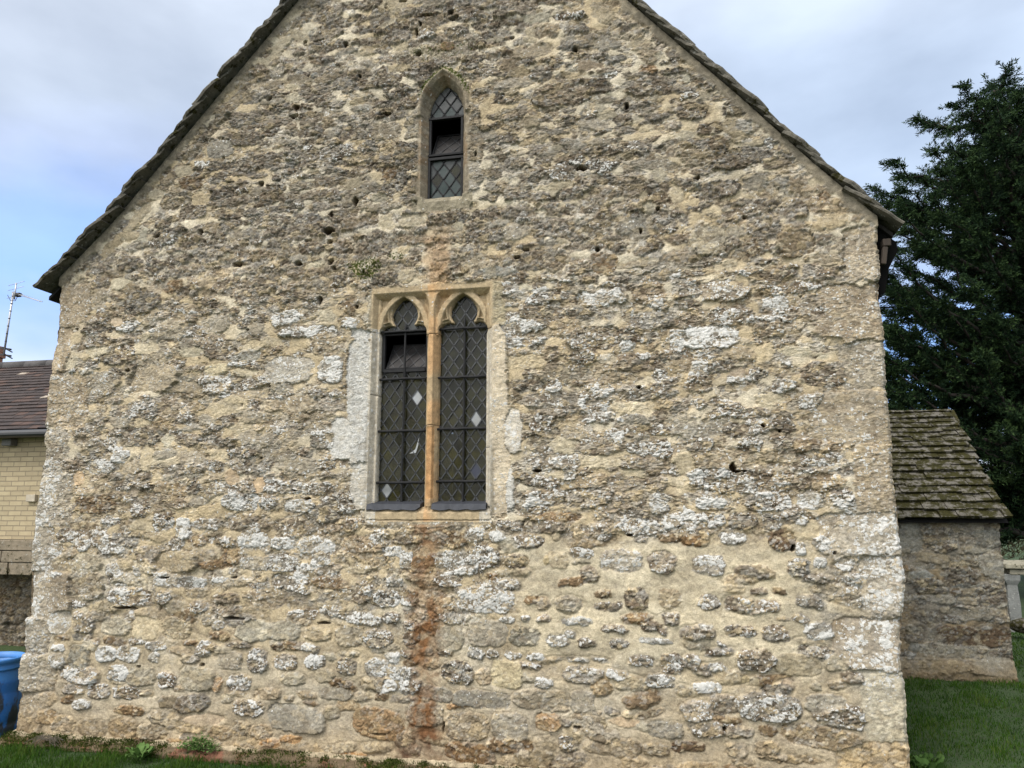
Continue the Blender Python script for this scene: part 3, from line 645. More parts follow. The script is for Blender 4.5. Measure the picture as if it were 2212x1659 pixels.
# ---- window stonework, cut into the same face
def arch_sd(dx, z, a, zs_, za):
    hgt = za - zs_; R = (a * a + hgt * hgt) / (2 * a); c = R - a
    up = np.maximum(np.hypot(dx - (-c), z - zs_) - R, np.hypot(dx - c, z - zs_) - R)
    up = np.where(np.abs(dx) * 0 + z > zs_, up, np.abs(dx) - a)
    return up
INWIN = (X > WX0 - .002) & (X < WX1 + .002) & (Z > WZ0 - .095) & (Z < WZ1 + .035)
flat = np.maximum.reduce([ss(0, .03, X - (WX0 - .03)) * ss(0, .03, (WX1 + .03) - X) * ss(0, .03, Z - (WZ0 - .15)) * ss(0, .03, (WZ1 + .06) - Z)])
fine = .0025 * n6 + .0015 * n7
H[:] = lerp(H, fine, flat)
D = np.full(X.shape, 0.0, np.float32)
jl, jr = X - WX0, WX1 - X
inn = np.minimum(jl, jr)
chj = np.clip(inn / .042, 0, 1) * .095                 # jamb chamfer
headd = np.clip((WZ1 - Z) / .035, 0, 1) * .062         # head chamfer
dep = np.minimum(chj, headd)
cutm = np.zeros(X.shape, bool)
light_best = np.full(X.shape, 9., np.float32)
trac = np.full(X.shape, .20, np.float32)
for (lc, hw) in LIGHTS:
    dx = X - lc
    top = np.hypot(dx, (Z - 3.100) / 1.0) - .102
    # slight ogee point on the top foil
    og = arch_sd(dx, Z, .090, 3.108, 3.234)
    top = np.minimum(top, np.where(Z > 3.108, og, 9))
    sl = np.hypot(np.abs(dx) - .112, Z - 2.955) - .074
    box = np.maximum(np.abs(dx) - hw, Z - 2.95)
    core = np.maximum(np.abs(dx) - .078, np.abs(Z - 3.0) - .06)
    sd = np.minimum.reduce([top, sl, box, core])
    inrect = np.abs(dx) < hw + .048
    ar = arch_sd(dx, Z, hw + .000, 2.985, 3.254)
    foil = np.where(sd < .020, .125 - .070 * np.clip(sd, 0, 1) / .020, .055 + .05 * ss(.020, .036, sd))
    ringd = .042 + .05 * ss(.014, .034, np.abs(ar - .004))
    back = np.where(ar > 0, .098, .092)
    tr = np.minimum.reduce([foil, ringd, back])
    tr = np.where(sd < 0, .30, tr)
    m = inrect & (Z > 2.93) & (Z < WZ1)
    trac = np.where(m, np.minimum(trac, tr), trac)
    cutm |= (sd < 0) & (Z > WZ0)
    light_best = np.minimum(light_best, sd)
mu_ = np.abs(X - MX); mflare = np.interp(Z, [WZ0 - .02, WZ0 + .05, WZ1 - .10, WZ1 - .03, WZ1], [.0, 0, 0, .022, .06])
mull = np.where(mu_ < .016 + mflare, .014, .014 + (mu_ - .016 - mflare) / .032 * .085)
low = np.where(light_best < 0, .30, .12)
full = np.where(Z > 2.93, trac, np.where(light_best < 0, .30, np.where(inn < .042, .0, .12)))
depth = np.where(inn < .042, np.maximum(dep, 0), np.maximum(np.where(light_best < 0, .30, full), 0))
depth = np.where((inn < .042) & (light_best < 0), .30, depth)
depth = np.where((inn < .042) & (light_best >= 0), np.minimum(dep, .11), depth)
hd = (Z > WZ1 - .036) & (inn >= .042); depth = np.where(hd & (light_best >= 0), np.minimum(depth, headd), depth)
depth = np.minimum(depth, np.where((Z < WZ1) & (Z > WZ0 - .03), mull, 9))
inside = (X > WX0) & (X < WX1) & (Z > WZ0) & (Z < WZ1)
sill = (X > WX0) & (X < WX1) & (Z <= WZ0) & (Z > WZ0 - .04)
depth = np.where(inside, depth, 0)
depth = np.where(sill, np.minimum(np.clip((Z - (WZ0 - .04)) / .04, 0, 1) * .06, np.where(mu_ < .05, .014 + mu_, 9)), depth)
depth = depth * .74
H -= depth.astype(np.float32)
CUT = cutm & inside & (mull > .10)
H[CUT] = -.12
# lancet
dx = X - LX
la = arch_sd(dx, Z, LHW, LZS, LZA)
la = np.where(Z < LZ0, np.maximum(la, LZ0 - Z), la)
ho = arch_sd(dx, Z, LHW + .040, LZS + .028, LZA + .068)
INLAN = (ho < .035) & (Z > LZ0 - .09)
fl2 = (1 - ss(.012, .04, ho + .02 * n6)) * ss(LZ0 - .13, LZ0 - .09, Z)
H[:] = lerp(H, fine * 2.2 + .004 * N1 + .003 * N2, fl2)
dl_ = np.where(la < 0, .18, .085 - .085 * np.clip(la / .040, 0, 1))
dl_ = np.where(Z < LZ0, np.clip(1 - (LZ0 - Z) / .05, 0, 1) * .05 * (np.abs(dx) < LHW + .02), dl_)
H -= dl_ * (ho < .04)
hoodm = np.exp(-((ho - .012) / .020) ** 2) * (Z > LZS - .03)
H += (.030 + .012 * n6) * hoodm
LCUT = (la < -.001) & (Z > LZ0)
H[LCUT] = -.115
MSK[..., 1] = np.maximum(MSK[..., 1], .66 * np.exp(-((ho - .034) / .036) ** 2) * ss(LZS + .02, LZS + .2, Z) + .1 * n7 * (hoodm > .05))
# stone tones of the dressed work
drs = np.array([.335, .262, .165])
mv = ((1 + .22 * n6 + .16 * n7 + .12 * n5))[..., None]
wcol = np.where((mu_ < .075)[..., None], np.array([.370, .275, .165]), drs) * mv
orange = ss(-.1, .35, n5 + .4 * n6 + .25 - (np.abs(X - MX) / .12) * .3) * (np.abs(X - MX) < .22) * (X > MX - .03)
wcol = lerp(wcol, np.array([.40, .235, .112]) * mv, (orange * .7)[..., None])
pit = (mu_ < .03) & (Z < 2.26) & (Z > 1.75); wcol = lerp(wcol, np.array([.36, .20, .088]) * (1 + .5 * n7[..., None]), (pit * .8)[..., None]); H -= pit * .004 * (1 + n7)
jw = ((inn < .07) & (Z < 2.95)) | ((X < WX0 + .06) & (Z < 3.0))
wcol = lerp(wcol, np.array([.40, .365, .30]) * mv, (jw * .8)[..., None])
winA = (flat * ((Z > WZ0 - .10)))
ALB[:] = lerp(ALB, wcol, winA[..., None]); MSK[..., 2] *= 1 - winA; MSK[..., 0] = lerp(MSK[..., 0], .05 + .10 * n6 + .30 * jw + .14 * (Z > 2.95), winA)
MSK[..., 1] *= 1 - winA
lcol = np.array([.215, .180, .130]) * (1 + .42 * n6 + .35 * n7 + .3 * n5)[..., None]
lcol = lerp(lcol, np.array([.165, .105, .055]), (ss(-.05, .3, n6 + .3 * n5) * (la < .06) * .7)[..., None])
hk = fl2 * (ho < .05) * .85; ALB[:] = lerp(ALB, lcol, hk[..., None]); MSK[..., 2] *= 1 - hk; MSK[..., 0] = lerp(MSK[..., 0], .20 + .25 * n6, hk)
ms = (Z < LZ0) & (Z > LZ0 - .13) & (np.abs(dx) < .24); ALB[:] = np.where(ms[..., None], np.array([.20, .175, .125]) * (1 + .6 * n6[..., None] + .4 * n7[..., None]), ALB)
# a mason's joint or two across mullion and jambs
for (x0, x1, zz) in ((MX - .05, MX + .05, 2.94), (MX - .05, MX + .05, 2.27), (WX0 - .02, WX0 + .06, 2.97), (WX1 - .06, WX1 + .02, 2.96), (WX0, WX0 + .06, 2.50), (WX1 - .06, WX1, 2.10), (WX0 - .0, WX1, WZ0 - .092)):
    j = (X > x0) & (X < x1) & (np.abs(Z - zz - .004 * n6) < .0042); H[j] -= .006; ALB[j] *= .45

# ---- turn the sheet into meshes
rowL, rowR = xl_of(zs), xr_of(zs)
jit = .010 * perlin(zs * 22, zs * 0 + 3, 60) + .006 * perlin(zs * 60, zs * 0 + 5, 61); jit2 = .010 * perlin(zs * 22, zs * 0 + 13, 62) + .006 * perlin(zs * 60, zs * 0 + 15, 63)
jit = jit + .014 * perlin(zs * 4.5, zs * 0 + 31, 64) + .010 * np.round(2 * perlin(zs * 2.6, zs * 0 + 7, 66)); jit2 = jit2 + .014 * perlin(zs * 4.5, zs * 0 + 41, 65) + .010 * np.round(2 * perlin(zs * 2.6, zs * 0 + 9, 67))
jit = jit * (zs < 3.4); jit2 = jit2 * (zs < 3.4)
rowL = rowL + jit; rowR = rowR + jit2
Xc = np.clip(X, rowL[:, None], rowR[:, None])
ed = np.minimum(Xc - rowL[:, None], rowR[:, None] - Xc)
H -= (.022 * (1 - ss(0, .03, ed)) ** 2) * (Z < 3.5)
NZ, NX = X.shape
V = np.stack([Xc, -H, Z], -1).reshape(-1, 3)
iy, ix = np.meshgrid(np.arange(NZ - 1), np.arange(NX - 1), indexing='ij')
q = iy * NX + ix
quads = np.stack([q, q + 1, q + NX + 1, q + NX], -1).reshape(-1, 4)
okq = ((Xc[:-1, 1:] - Xc[:-1, :-1] > 1e-6) | (Xc[1:, 1:] - Xc[1:, :-1] > 1e-6)).ravel()
c4 = lambda m: (m[:-1, :-1] & m[1:, :-1] & m[:-1, 1:] & m[1:, 1:]).ravel()
any_ = lambda m: (m[:-1, :-1] | m[1:, :-1] | m[:-1, 1:] | m[1:, 1:]).ravel()
cutq = c4(CUT) | c4(LCUT)
winq = c4(INWIN) & okq & ~cutq; lanq = c4(INLAN) & okq & ~cutq & ~winq
walq = okq & ~cutq & ~winq & ~lanq
def submesh(name, sel, parent):
    F = quads[sel]; u, inv = np.unique(F, return_inverse=True)
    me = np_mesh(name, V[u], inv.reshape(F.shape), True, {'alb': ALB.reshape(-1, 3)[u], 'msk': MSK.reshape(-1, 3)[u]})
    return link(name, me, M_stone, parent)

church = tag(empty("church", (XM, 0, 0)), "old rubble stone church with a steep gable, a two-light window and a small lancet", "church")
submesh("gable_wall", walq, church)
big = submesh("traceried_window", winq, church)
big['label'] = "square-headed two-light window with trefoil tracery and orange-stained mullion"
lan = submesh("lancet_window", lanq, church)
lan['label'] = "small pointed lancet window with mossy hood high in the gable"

# flank walls running back from both corners
def flank(side):
    ys = np.concatenate([np.linspace(0, 1.2, 60)[1:], np.linspace(1.2, 11.5, 120)[1:]])
    sel = np.where((zs >= -.35) & (zs <= 3.46))[0][::2]
    xe = (rowL if side == 0 else rowR)[sel]; zz = zs[sel]
    yy0 = -(H[sel, :][np.arange(len(sel)), np.searchsorted(xs, xe).clip(0, NX - 1)])
    Yf, Zf = np.meshgrid(ys, zz)
    nn = .018 * perlin(Yf * 9, Zf * 15, 70) + .012 * perlin(Yf * 24, Zf * 40, 71)
    k = ss(0, .06, Yf)
    base = xe[:, None] * (1 - ss(0, .5, Yf)) + (xe.mean()) * ss(0, .5, Yf)
    Xf = base + (1 if side else -1) * nn * k
    Vf = np.stack([np.concatenate([xe[:, None], Xf], 1), np.concatenate([yy0[:, None], Yf], 1), np.concatenate([zz[:, None], Zf], 1)], -1)
    n_, m_ = Vf.shape[:2]
    a, b = np.meshgrid(np.arange(n_ - 1), np.arange(m_ - 1), indexing='ij'); qq = a * m_ + b
    F = np.stack([qq, qq + 1, qq + m_ + 1, qq + m_], -1).reshape(-1, 4)
    if side == 0: F = F[:, ::-1]
    c = np.array([.27, .21, .14]) * (1 + 1.0 * perlin(Vf[..., 1] * 8, Vf[..., 2] * 13, 72))[..., None]
    mk = np.zeros((n_ * m_, 3)); mk[:, 0] = .3; mk[:, 2] = .3
    me = np_mesh("side_wall", Vf.reshape(-1, 3), F, True, {'alb': c.reshape(-1, 3), 'msk': mk})
    link("side_wall", me, M_stone, church)
flank(0); flank(1)
# far gable and stone floor close the nave
b = MB(); b.add([(XL, 11.5, -.4), (XR, 11.5, -.4), (XR, 11.5, 3.5), (XM, 11.5, 7.05), (XL, 11.5, 3.5)], [(0, 1, 2, 3, 4)]); b.build("far_gable", M_dark, church)
b = MB(); b.box((XM, 5.9, .3), (6.1, 11, .2)); b.build("nave_floor", M_dark, church)

# ---- roof: stone slates in courses, each a separate irregular slab
def polyline(prof):
    P = [np.array(p) for p in prof]; L = [0]
    for a, b_ in zip(P[:-1], P[1:]): L.append(L[-1] + np.linalg.norm(b_ - a))
    return P, np.array(L)
def build_roof():
    b = MB(); rr = random.Random(3)
    for side, prof in enumerate((roofL, roofR)):
        P, L = polyline(prof); tot = L[-1]
        def pos(s):
            s = min(max(s, 0), tot); i = min(np.searchsorted(L, s, side='right') - 1, len(P) - 2)
            d = (P[i + 1] - P[i]) / (L[i + 1] - L[i]); return P[i] + d * (s - L[i]), d
        s = -.02; first = True
        while s < tot - .05:
            step = rr.uniform(.125, .175) if s < tot else .15
            ln = step + rr.uniform(.13, .18)
            y = -rr.uniform(.088, .128) if side == 0 else -rr.uniform(.04, .07)
            while y < 11.7:
                wdt = rr.uniform(.28, .52)
                th = rr.uniform(.020, .034)
                p, d = pos(s); tx, tz = d; nx, nz = (-tz, tx) if side == 0 else (tz, -tx)
                lift = .034; head = .002
                tail_o = rr.uniform(-.02, .02); ch = rr.uniform(.0, .05) if y < 0 else .01
                if y < 0:   # verge slab: wavy outer edge, chipped corner
                    K_ = 7; cs = []
                    for e in range(K_):
                        f = e / (K_ - 1)
                        yo = y + .012 * math.sin(f * 7 + rr.random() * 2) + (ch if e == 0 else 0) + rr.uniform(-.006, .006)
                        cs.append((f * (ln + tail_o) - tail_o, yo))
                    vs = []
                    for (u, yo) in cs:
                        f = u / ln; of = lift * (1 - f) + head * f + rr.uniform(-.003, .003)
                        for (yy, o2) in ((yo, 0), (yo - .004, .6), (yo + .003, 1.0)):
                            oo = of + o2 * th
                            vs.append((p[0] + tx * u + nx * oo, yy, p[1] + tz * u + nz * oo))
                        for o2 in (0, 1):
                            oo = of + o2 * th; vs.append((p[0] + tx * u + nx * oo, y + wdt, p[1] + tz * u + nz * oo))
                    fs = []
                    for e in range(K_ - 1):
                        a0 = e * 5; a1 = a0 + 5
                        for (i, j) in ((0, 1), (1, 2), (2, 4), (4, 3), (3, 0)): fs.append((a0 + i, a1 + i, a1 + j, a0 + j))
                    fs.append((0, 1, 2, 4, 3)); e = (K_ - 1) * 5; fs.append((e + 3, e + 4, e + 2, e + 1, e))
                    b.add(vs, fs)
                else:
                    vs = []
                    for u in (-tail_o, ln):
                        f = u / ln; of = lift * (1 - f) + head * f
                        for yy in (y + .004, y + wdt - .004):
                            for o2 in (0, 1):
                                oo = of + o2 * th; vs.append((p[0] + tx * u + nx * oo, yy + rr.uniform(-.004, .004), p[1] + tz * u + nz * oo))
                    b.add(vs, [(0, 1, 3, 2), (4, 6, 7, 5), (0, 4, 5, 1), (2, 3, 7, 6), (0, 2, 6, 4), (1, 5, 7, 3)])
                y += wdt
            s += step
    # ridge
    for k in range(22):
        y = -.09 + k * .54
        for sgn in (-1, 1):
            vs = []
            for yy in (y, y + .53):
                for (dx_, dz_) in ((0, .075), (sgn * .17, -.10), (sgn * .17, -.065), (0, .115)):
                    vs.append((XM + dx_, yy, APEX + dz_))
            b.add(vs, [(0, 1, 5, 4), (1, 2, 6, 5), (2, 3, 7, 6), (3, 0, 4, 7), (0, 3, 2, 1), (4, 5, 6, 7)])
    o = b.build("slate_roof", M_slate, church)
    return o
build_roof()
# roof boarding that carries the slates
b = MB()
for side, prof in enumerate((roofL, roofR)):
    for (a, c) in zip(prof[:-1], prof[1:]):
        ax, az = a; cx, cz = c
        b.add([(ax, .06, az), (cx, .06, cz), (cx, 11.6, cz), (ax, 11.6, az), (ax, .06, az - .03), (cx, .06, cz - .03), (cx, 11.6, cz - .03), (ax, 11.6, az - .03)],
              [(0, 1, 2, 3), (7, 6, 5, 4), (0, 4, 5, 1), (1, 5, 6, 2), (2, 6, 7, 3), (3, 7, 4, 0)])
b.build("roof_boarding", M_dark, church)
# oak wall plate ends and black prism painted as the shaded soffit of the right-hand eaves
b = MB(); b.box((1.455, .52, 3.40), (.05, 1.0, .05), mi=0); b.box((1.432, .035, 3.31), (.032, .04, .12), Matrix.Rotation(rad(10), 3, 'Y')); b.build("eaves_bracket", M_timber, church, bevel=.006)
b = MB(); b.add([(x, y, z) for y in (.09, 11.4) for (x, z) in ((1.38, 3.56), (1.53, 3.42), (1.535, 3.36), (1.47, 3.24), (1.435, 3.08), (1.40, 3.06))], [tuple(range(6)), tuple(range(11, 5, -1))] + [(i, 6 + i, 6 + (i + 1) % 6, (i + 1) % 6) for i in range(6)])
b.build("soffit_shade", simple("soffit_shade_black", (.006, .006, .006), None, 5, .95, spec=.05), church)

# ------------------------------------------------------------------ window glazing
DW, DH = .0865, .122
def clip_poly(poly, x0, x1, z0, z1):
    def cl(P, f, inter):
        o = []
        for i in range(len(P)):
            a, b_ = P[i], P[(i + 1) % len(P)]
            if f(a): o.append(a)
            if f(a) != f(b_): o.append(inter(a, b_))
        return o
    def ix_(v): return lambda a, b_: (v, a[1] + (b_[1] - a[1]) * (v - a[0]) / (b_[0] - a[0]))
    def iz_(v): return lambda a, b_: (a[0] + (b_[0] - a[0]) * (v - a[1]) / (b_[1] - a[1]), v)
    P = poly
    for f, it in ((lambda p: p[0] >= x0, ix_(x0)), (lambda p: p[0] <= x1, ix_(x1)), (lambda p: p[1] >= z0, iz_(z0)), (lambda p: p[1] <= z1, iz_(z1))):
        if len(P) < 3: return []
        P = cl(P, f, it)
    return P
def lattice(x0, x1, z0, z1, y, ox, oz, pick, parent, mats, dw=DW, dh=DH, rot=None, lead=.0032, seed=1, came=None):
    """diamond panes (each set at its own slight angle) and the lead cames between them; rot maps (x,y,z)->point"""
    rr = random.Random(seed); g = MB(); l = MB(); rot = rot or (lambda p: p)
    i0, i1 = int((x0 - ox) / dw * 2) - 4, int((x1 - ox) / dw * 2) + 4
    j0, j1 = int((z0 - oz) / dh * 2) - 4, int((z1 - oz) / dh * 2) + 4
    for i in range(i0, i1 + 1):
        for j in range(j0, j1 + 1):
            if (i + j) % 2: continue
            cx, cz = ox + i * dw / 2, oz + j * dh / 2
            e = .0008
            P = clip_poly([(cx + dw / 2 - e, cz), (cx, cz + dh / 2 - e), (cx - dw / 2 + e, cz), (cx, cz - dh / 2 + e)], x0, x1, z0, z1)
            if len(P) < 3: continue
            tx, tz = rr.gauss(0, .034), rr.gauss(0, .034)
            g.add([rot((px, y + (px - cx) * tx + (pz - cz) * tz, pz)) for px, pz in P], [tuple(range(len(P)))], pick(cx, cz, rr))
            # two lower edges of each diamond carry lead
            for (a, c) in (((cx + dw / 2, cz), (cx, cz - dh / 2)), ((cx - dw / 2, cz), (cx, cz - dh / 2))):
                d = np.array([c[0] - a[0], c[1] - a[1]]); d = d / np.linalg.norm(d); n = np.array([-d[1], d[0]]) * lead
                Q = clip_poly([(a[0] + n[0], a[1] + n[1]), (c[0] + n[0], c[1] + n[1]), (c[0] - n[0], c[1] - n[1]), (a[0] - n[0], a[1] - n[1])], x0, x1, z0, z1)
                if len(Q) < 3: continue
                k = len(Q); f0 = [rot((px, y - .0062, pz)) for px, pz in Q]; f1 = [rot((px, y + .0045, pz)) for px, pz in Q]
                l.add(f0 + f1, [tuple(range(k))] + [(t, (t + 1) % k, k + (t + 1) % k, k + t) for t in range(k)])
    g.build("leaded_panes", mats, parent); l.build("lead_cames", came or M_lead, parent)

GY = .105
MATS = [M_glass, M_glass_olive, M_glass_grey, M_glass_teal, M_glass_pale, M_glass_blue]
def near(cx, cz, T):
    x, z_ = T; return abs(cx - x) < DW * .55 and abs(cz - z_) < DH * .55
pale = [at(905, 857, GY), at(1029, 906, GY), at(836, 1059, GY)]
pale = [(p[0], p[2]) for p in pale]; shard = at(899, 968, GY); blue = at(1028, 1022, GY)
left_low = at(836, 1059, GY)
def pick_low(cx, cz, rr):
    for p in pale:
        if abs(cx - p[0]) < DW * .26 and abs(cz - p[1]) < DH * .26: return 4
    if abs(cx - blue[0]) < DW * .26 and abs(cz - blue[2]) < DH * .26: return 5
    u = rr.random()
    if cz < 2.55: return 1 if u < .42 else 0
    return 0 if u < .8 else 2 if u < .3 else 0
def snap(p, ox0=0): return p[0], p[1]
zsec = [2.955, 2.545, 2.175, 1.81]          # saddle bars
zb = {0: [at(868, 718, .1)[2], at(868, 820, .1)[2], at(866, 932, .1)[2], at(862, 1043, .1)[2]], 1: [at(1003, 711, .1)[2], at(1003, 816, .1)[2], at(1001, 927, .1)[2], at(1001, 1040, .1)[2]]}
for li, (lc, hw) in enumerate(LIGHTS):
    x0, x1 = lc - hw - .02, lc + hw + .02
    o_x, o_z = (pale[2][0], pale[2][1]) if li == 0 else (pale[1][0], pale[1][1])
    if li == 0:
        hz0, hz1 = at(868, 803, GY)[2], zb[0][0] - .012
        lattice(x0, x1, WZ0 - .02, hz0 - .005, GY, o_x, o_z, pick_low, big, MATS, seed=5)
        lattice(x0, x1, hz1 + .02, 3.24, GY, o_x, o_z, lambda a, b_, r: 2 if r.random() < .55 else 0, big, MATS, seed=6, lead=.0045)
        # hopper casement, leaning inwards
        f = MB(); xa, xb = lc - hw + .004, lc + hw - .002
        f.box((xa + .010, GY - .005, (hz0 + hz1) / 2), (.020, .03, hz1 - hz0)); f.box((xb - .006, GY - .005, (hz0 + hz1) / 2), (.012, .03, hz1 - hz0))
        f.box(((xa + xb) / 2, GY - .008, hz0 + .006), (xb - xa - .034, .036, .024)); f.box(((xa + xb) / 2, GY - .005, hz1 - .006), (xb - xa - .034, .03, .012))
        hop = f.build("hopper_casement", M_iron, big)
        hz = hz0 + .024; ang = rad(33)
        def rothop(p, hz=hz, ang=ang):
            dz = p[2] - hz; return (p[0], p[1] + dz * math.sin(ang), hz + dz * math.cos(ang))
        f = MB(); hh_ = hz1 - hz - .01
        for (cx, w2) in ((xa + .035, .012), (xb - .016, .012)):
            f.add([rothop((cx + s1 * w2 / 2, GY + s2 * .008, hz + t * hh_)) for t in (0, 1) for s1 in (-1, 1) for s2 in (-1, 1)], [(0, 1, 3, 2), (4, 6, 7, 5), (0, 4, 5, 1), (2, 3, 7, 6), (0, 2, 6, 4), (1, 5, 7, 3)])
        for t in (0.0, 1.0): f.add([rothop((cx, GY + s2 * .007, hz + t * (hh_ - .01) + s3 * .010)) for s3 in (0, 1) for cx in (xa + .03, xb - .011) for s2 in (-1, 1)], [(0, 1, 3, 2), (4, 6, 7, 5), (0, 4, 5, 1), (2, 3, 7, 6), (0, 2, 6, 4), (1, 5, 7, 3)])
        f.build("hopper_frame", M_iron, big)
        lattice(xa + .04, xb - .022, hz, hz + hh_, GY, o_x, o_z + .03, lambda a, b_, r: 0, big, [M_tin], rot=rothop, seed=8, lead=.0022)
    else:
        lattice(x0, x1, WZ0 - .02, 3.24, GY, o_x, o_z, pick_low, big, MATS, seed=9, lead=.004)
    # saddle bars and stanchion
    for zz in zb[li]:
        m = MB(); pts = [(lc - hw - .012 + (2 * hw + .024) * t / 8, .068 + random.uniform(-.002, .002), zz + random.uniform(-.002, .002)) for t in range(9)]
        m.tube(pts, .0095, 8); m.build("saddle_bar", M_iron, big, True)
    m = MB(); zt = 3.03 if li == 0 else 3.045
    m.tube([(lc + .006 + random.uniform(-.0015, .0015), .078, WZ0 + .01 + (zt - WZ0) * t / 40) for t in range(41)], .0085, 8); m.build("stanchion", M_iron, big, True)
    # dressed lead over the sill
    m = MB(); xa, xb = lc - hw - (.045 if li == 0 else .02), lc + hw + (-.006 if li == 0 else .012)
    K_ = 12; vs = []
    for i in range(K_ + 1):
        x = xa + (xb - xa) * i / K_; wob = .004 * math.sin(i * 1.7 + li) + random.uniform(-.002, .002)
        cut = .03 * (i == K_) * (li == 0)
        for (yy, zz) in ((.12, WZ0 + .055), (.05, WZ0 + .042), (.004 + wob, WZ0 + .030), (-.008 + wob, WZ0 - .010 + wob + cut * .6), (.01, WZ0 - .012 + wob + cut * .6), (.12, WZ0 + .01)):
            vs.append((x, yy, zz - .01))
    fs = [(i * 6 + j, (i + 1) * 6 + j, (i + 1) * 6 + (j + 1) % 6, i * 6 + (j + 1) % 6) for i in range(K_) for j in range(6)] + [(0, 1, 2, 3, 4, 5), tuple(K_ * 6 + j for j in range(5, -1, -1))]
    m.add(vs, fs); m.build("lead_flashing", M_leadsill, big)
# clear shard in one broken pane
m = MB(); s = shard; m.add([(s[0] + .024, GY - .006, s[2] + .085), (s[0] - .005, GY - .006, s[2] - .01), (s[0] - .05, GY - .006, s[2] - .04), (s[0] + .0, GY - .006, s[2] - .035), (s[0] + .018, GY - .006, s[2] + .02)], [(0, 1, 2, 3, 4)])
m.build("pale_shard", M_glass_pale, big)

# lancet glazing
LG = .095
lz = [at(960, 258, LG)[2], at(958, 345, LG)[2]]
lx0, lx1 = LX - LHW - .012, LX + LHW + .012
def pick_lan(cx, cz, rr):
    u = rr.random(); return 2 if u < .5 else 3 if u < .8 else 0
lattice(lx0, lx1, lz[0], LZA + .03, LG, LX - .02, lz[0] + .11, lambda a, b_, r: 2 if r.random() < .85 else 3, lan, MATS, dw=.098, dh=.135, seed=21, lead=.0042, came=M_iron)
lattice(lx0, lx1, LZ0 - .03, lz[1], LG, LX - .02, LZ0 + .095, pick_lan, lan, MATS, dw=.098, dh=.135, seed=22, lead=.0042, came=M_iron)
f = MB()
for zz, hh_ in ((lz[0], .018), (lz[1], .02), (lz[1] + .03, .014)): f.box((LX, LG - .012, zz), (2 * LHW + .01, .03, hh_), jit=.001)
for xx, a, b_ in ((LX - LHW + .010, lz[1] + .04, lz[0] - .012), (LX + LHW - .008, lz[1] + .04, lz[0] - .012), (LX - LHW + .006, LZ0, lz[1] - .012), (LX + LHW - .004, LZ0, lz[1] - .012)): f.box((xx, LG - .012, (a + b_) / 2), (.016, .026, b_ - a))
f.build("hopper_casement", M_iron, lan)
hz = lz[1] + .045; ang = rad(30); hh_ = lz[0] - hz - .03
def rotl(p): dz = p[2] - hz; return (p[0], p[1] + dz * math.sin(ang), hz + dz * math.cos(ang))
lattice(LX - LHW + .03, LX + LHW - .02, hz, hz + hh_, LG + .005, LX, hz + .03, lambda a, b_, r: 0, lan, [M_tin], dw=.098, dh=.135, rot=rotl, seed=23, lead=.002)
f = MB()
for cx in (LX - LHW + .026, LX + LHW - .016):
    f.add([rotl((cx + s1 * .005, LG + s2 * .008, hz + t * hh_)) for t in (0, 1) for s1 in (-1, 1) for s2 in (-1, 1)], [(0, 1, 3, 2), (4, 6, 7, 5), (0, 4, 5, 1), (2, 3, 7, 6), (0, 2, 6, 4), (1, 5, 7, 3)])
for t in (0.0, 1.0): f.add([rotl((cx, LG + s2 * .007, hz + t * (hh_ - .01) + s3 * .010)) for s3 in (0, 1) for cx in (LX - LHW + .022, LX + LHW - .012) for s2 in (-1, 1)], [(0, 1, 3, 2), (4, 6, 7, 5), (0, 4, 5, 1), (2, 3, 7, 6), (0, 2, 6, 4), (1, 5, 7, 3)])
f.build("hopper_frame", M_iron, lan)

# ------------------------------------------------------------------ ground
def gz(x, y):
    x = np.asarray(x, float); y = np.asarray(y, float)
    z = .13 * ss(1.2, 2.2, x) * ss(-.5, 3, y) - .17 * ss(-4.7, -5.5, x) * ss(-1.2, .2, y) - .02
    z = z - .05 * ss(-.2, -1.5, y)
    return z + .35 * ss(10, 40, y)
gx = np.concatenate([np.linspace(-120, -14, 14), np.arange(-13, 14, .12), np.linspace(15, 120, 14)])
gy = np.concatenate([np.linspace(-60, -9, 8), np.arange(-8, 14, .12), np.linspace(15, 160, 16)])
GX, GYY = np.meshgrid(gx, gy); GZ = gz(GX, GYY) + .012 * perlin(GX * 2.3, GYY * 2.3, 80) + .01 * perlin(GX * 6, GYY * 6, 81)
n_, m_ = GX.shape; a, b = np.meshgrid(np.arange(n_ - 1), np.arange(m_ - 1), indexing='ij'); qq = a * m_ + b
me = np_mesh("ground", np.stack([GX, GYY, GZ], -1).reshape(-1, 3), np.stack([qq, qq + 1, qq + m_ + 1, qq + m_], -1).reshape(-1, 4))
m, t, p = newmat("turf_soil"); tcn = N(t, 'ShaderNodeTexCoord').outputs['Object']
na, nb = noise(t, 1.6, 6, .6, tcn), noise(t, 30, 5, .7, tcn)
c = mix(t, mapr(t, na.outputs['Fac'], .35, .65, 0, 1), (.018, .042, .006), (.030, .060, .009))
c = mix(t, mapr(t, nb.outputs['Fac'], .5, .72, 0, .7), c, (.035, .030, .015))
t.links.new(c, p.inputs['Base Color']); p.inputs['Roughness'].default_value = .95; bump(t, p, nb.outputs['Fac'], 1, .03)
tag(link("ground", me, m), kind="structure")

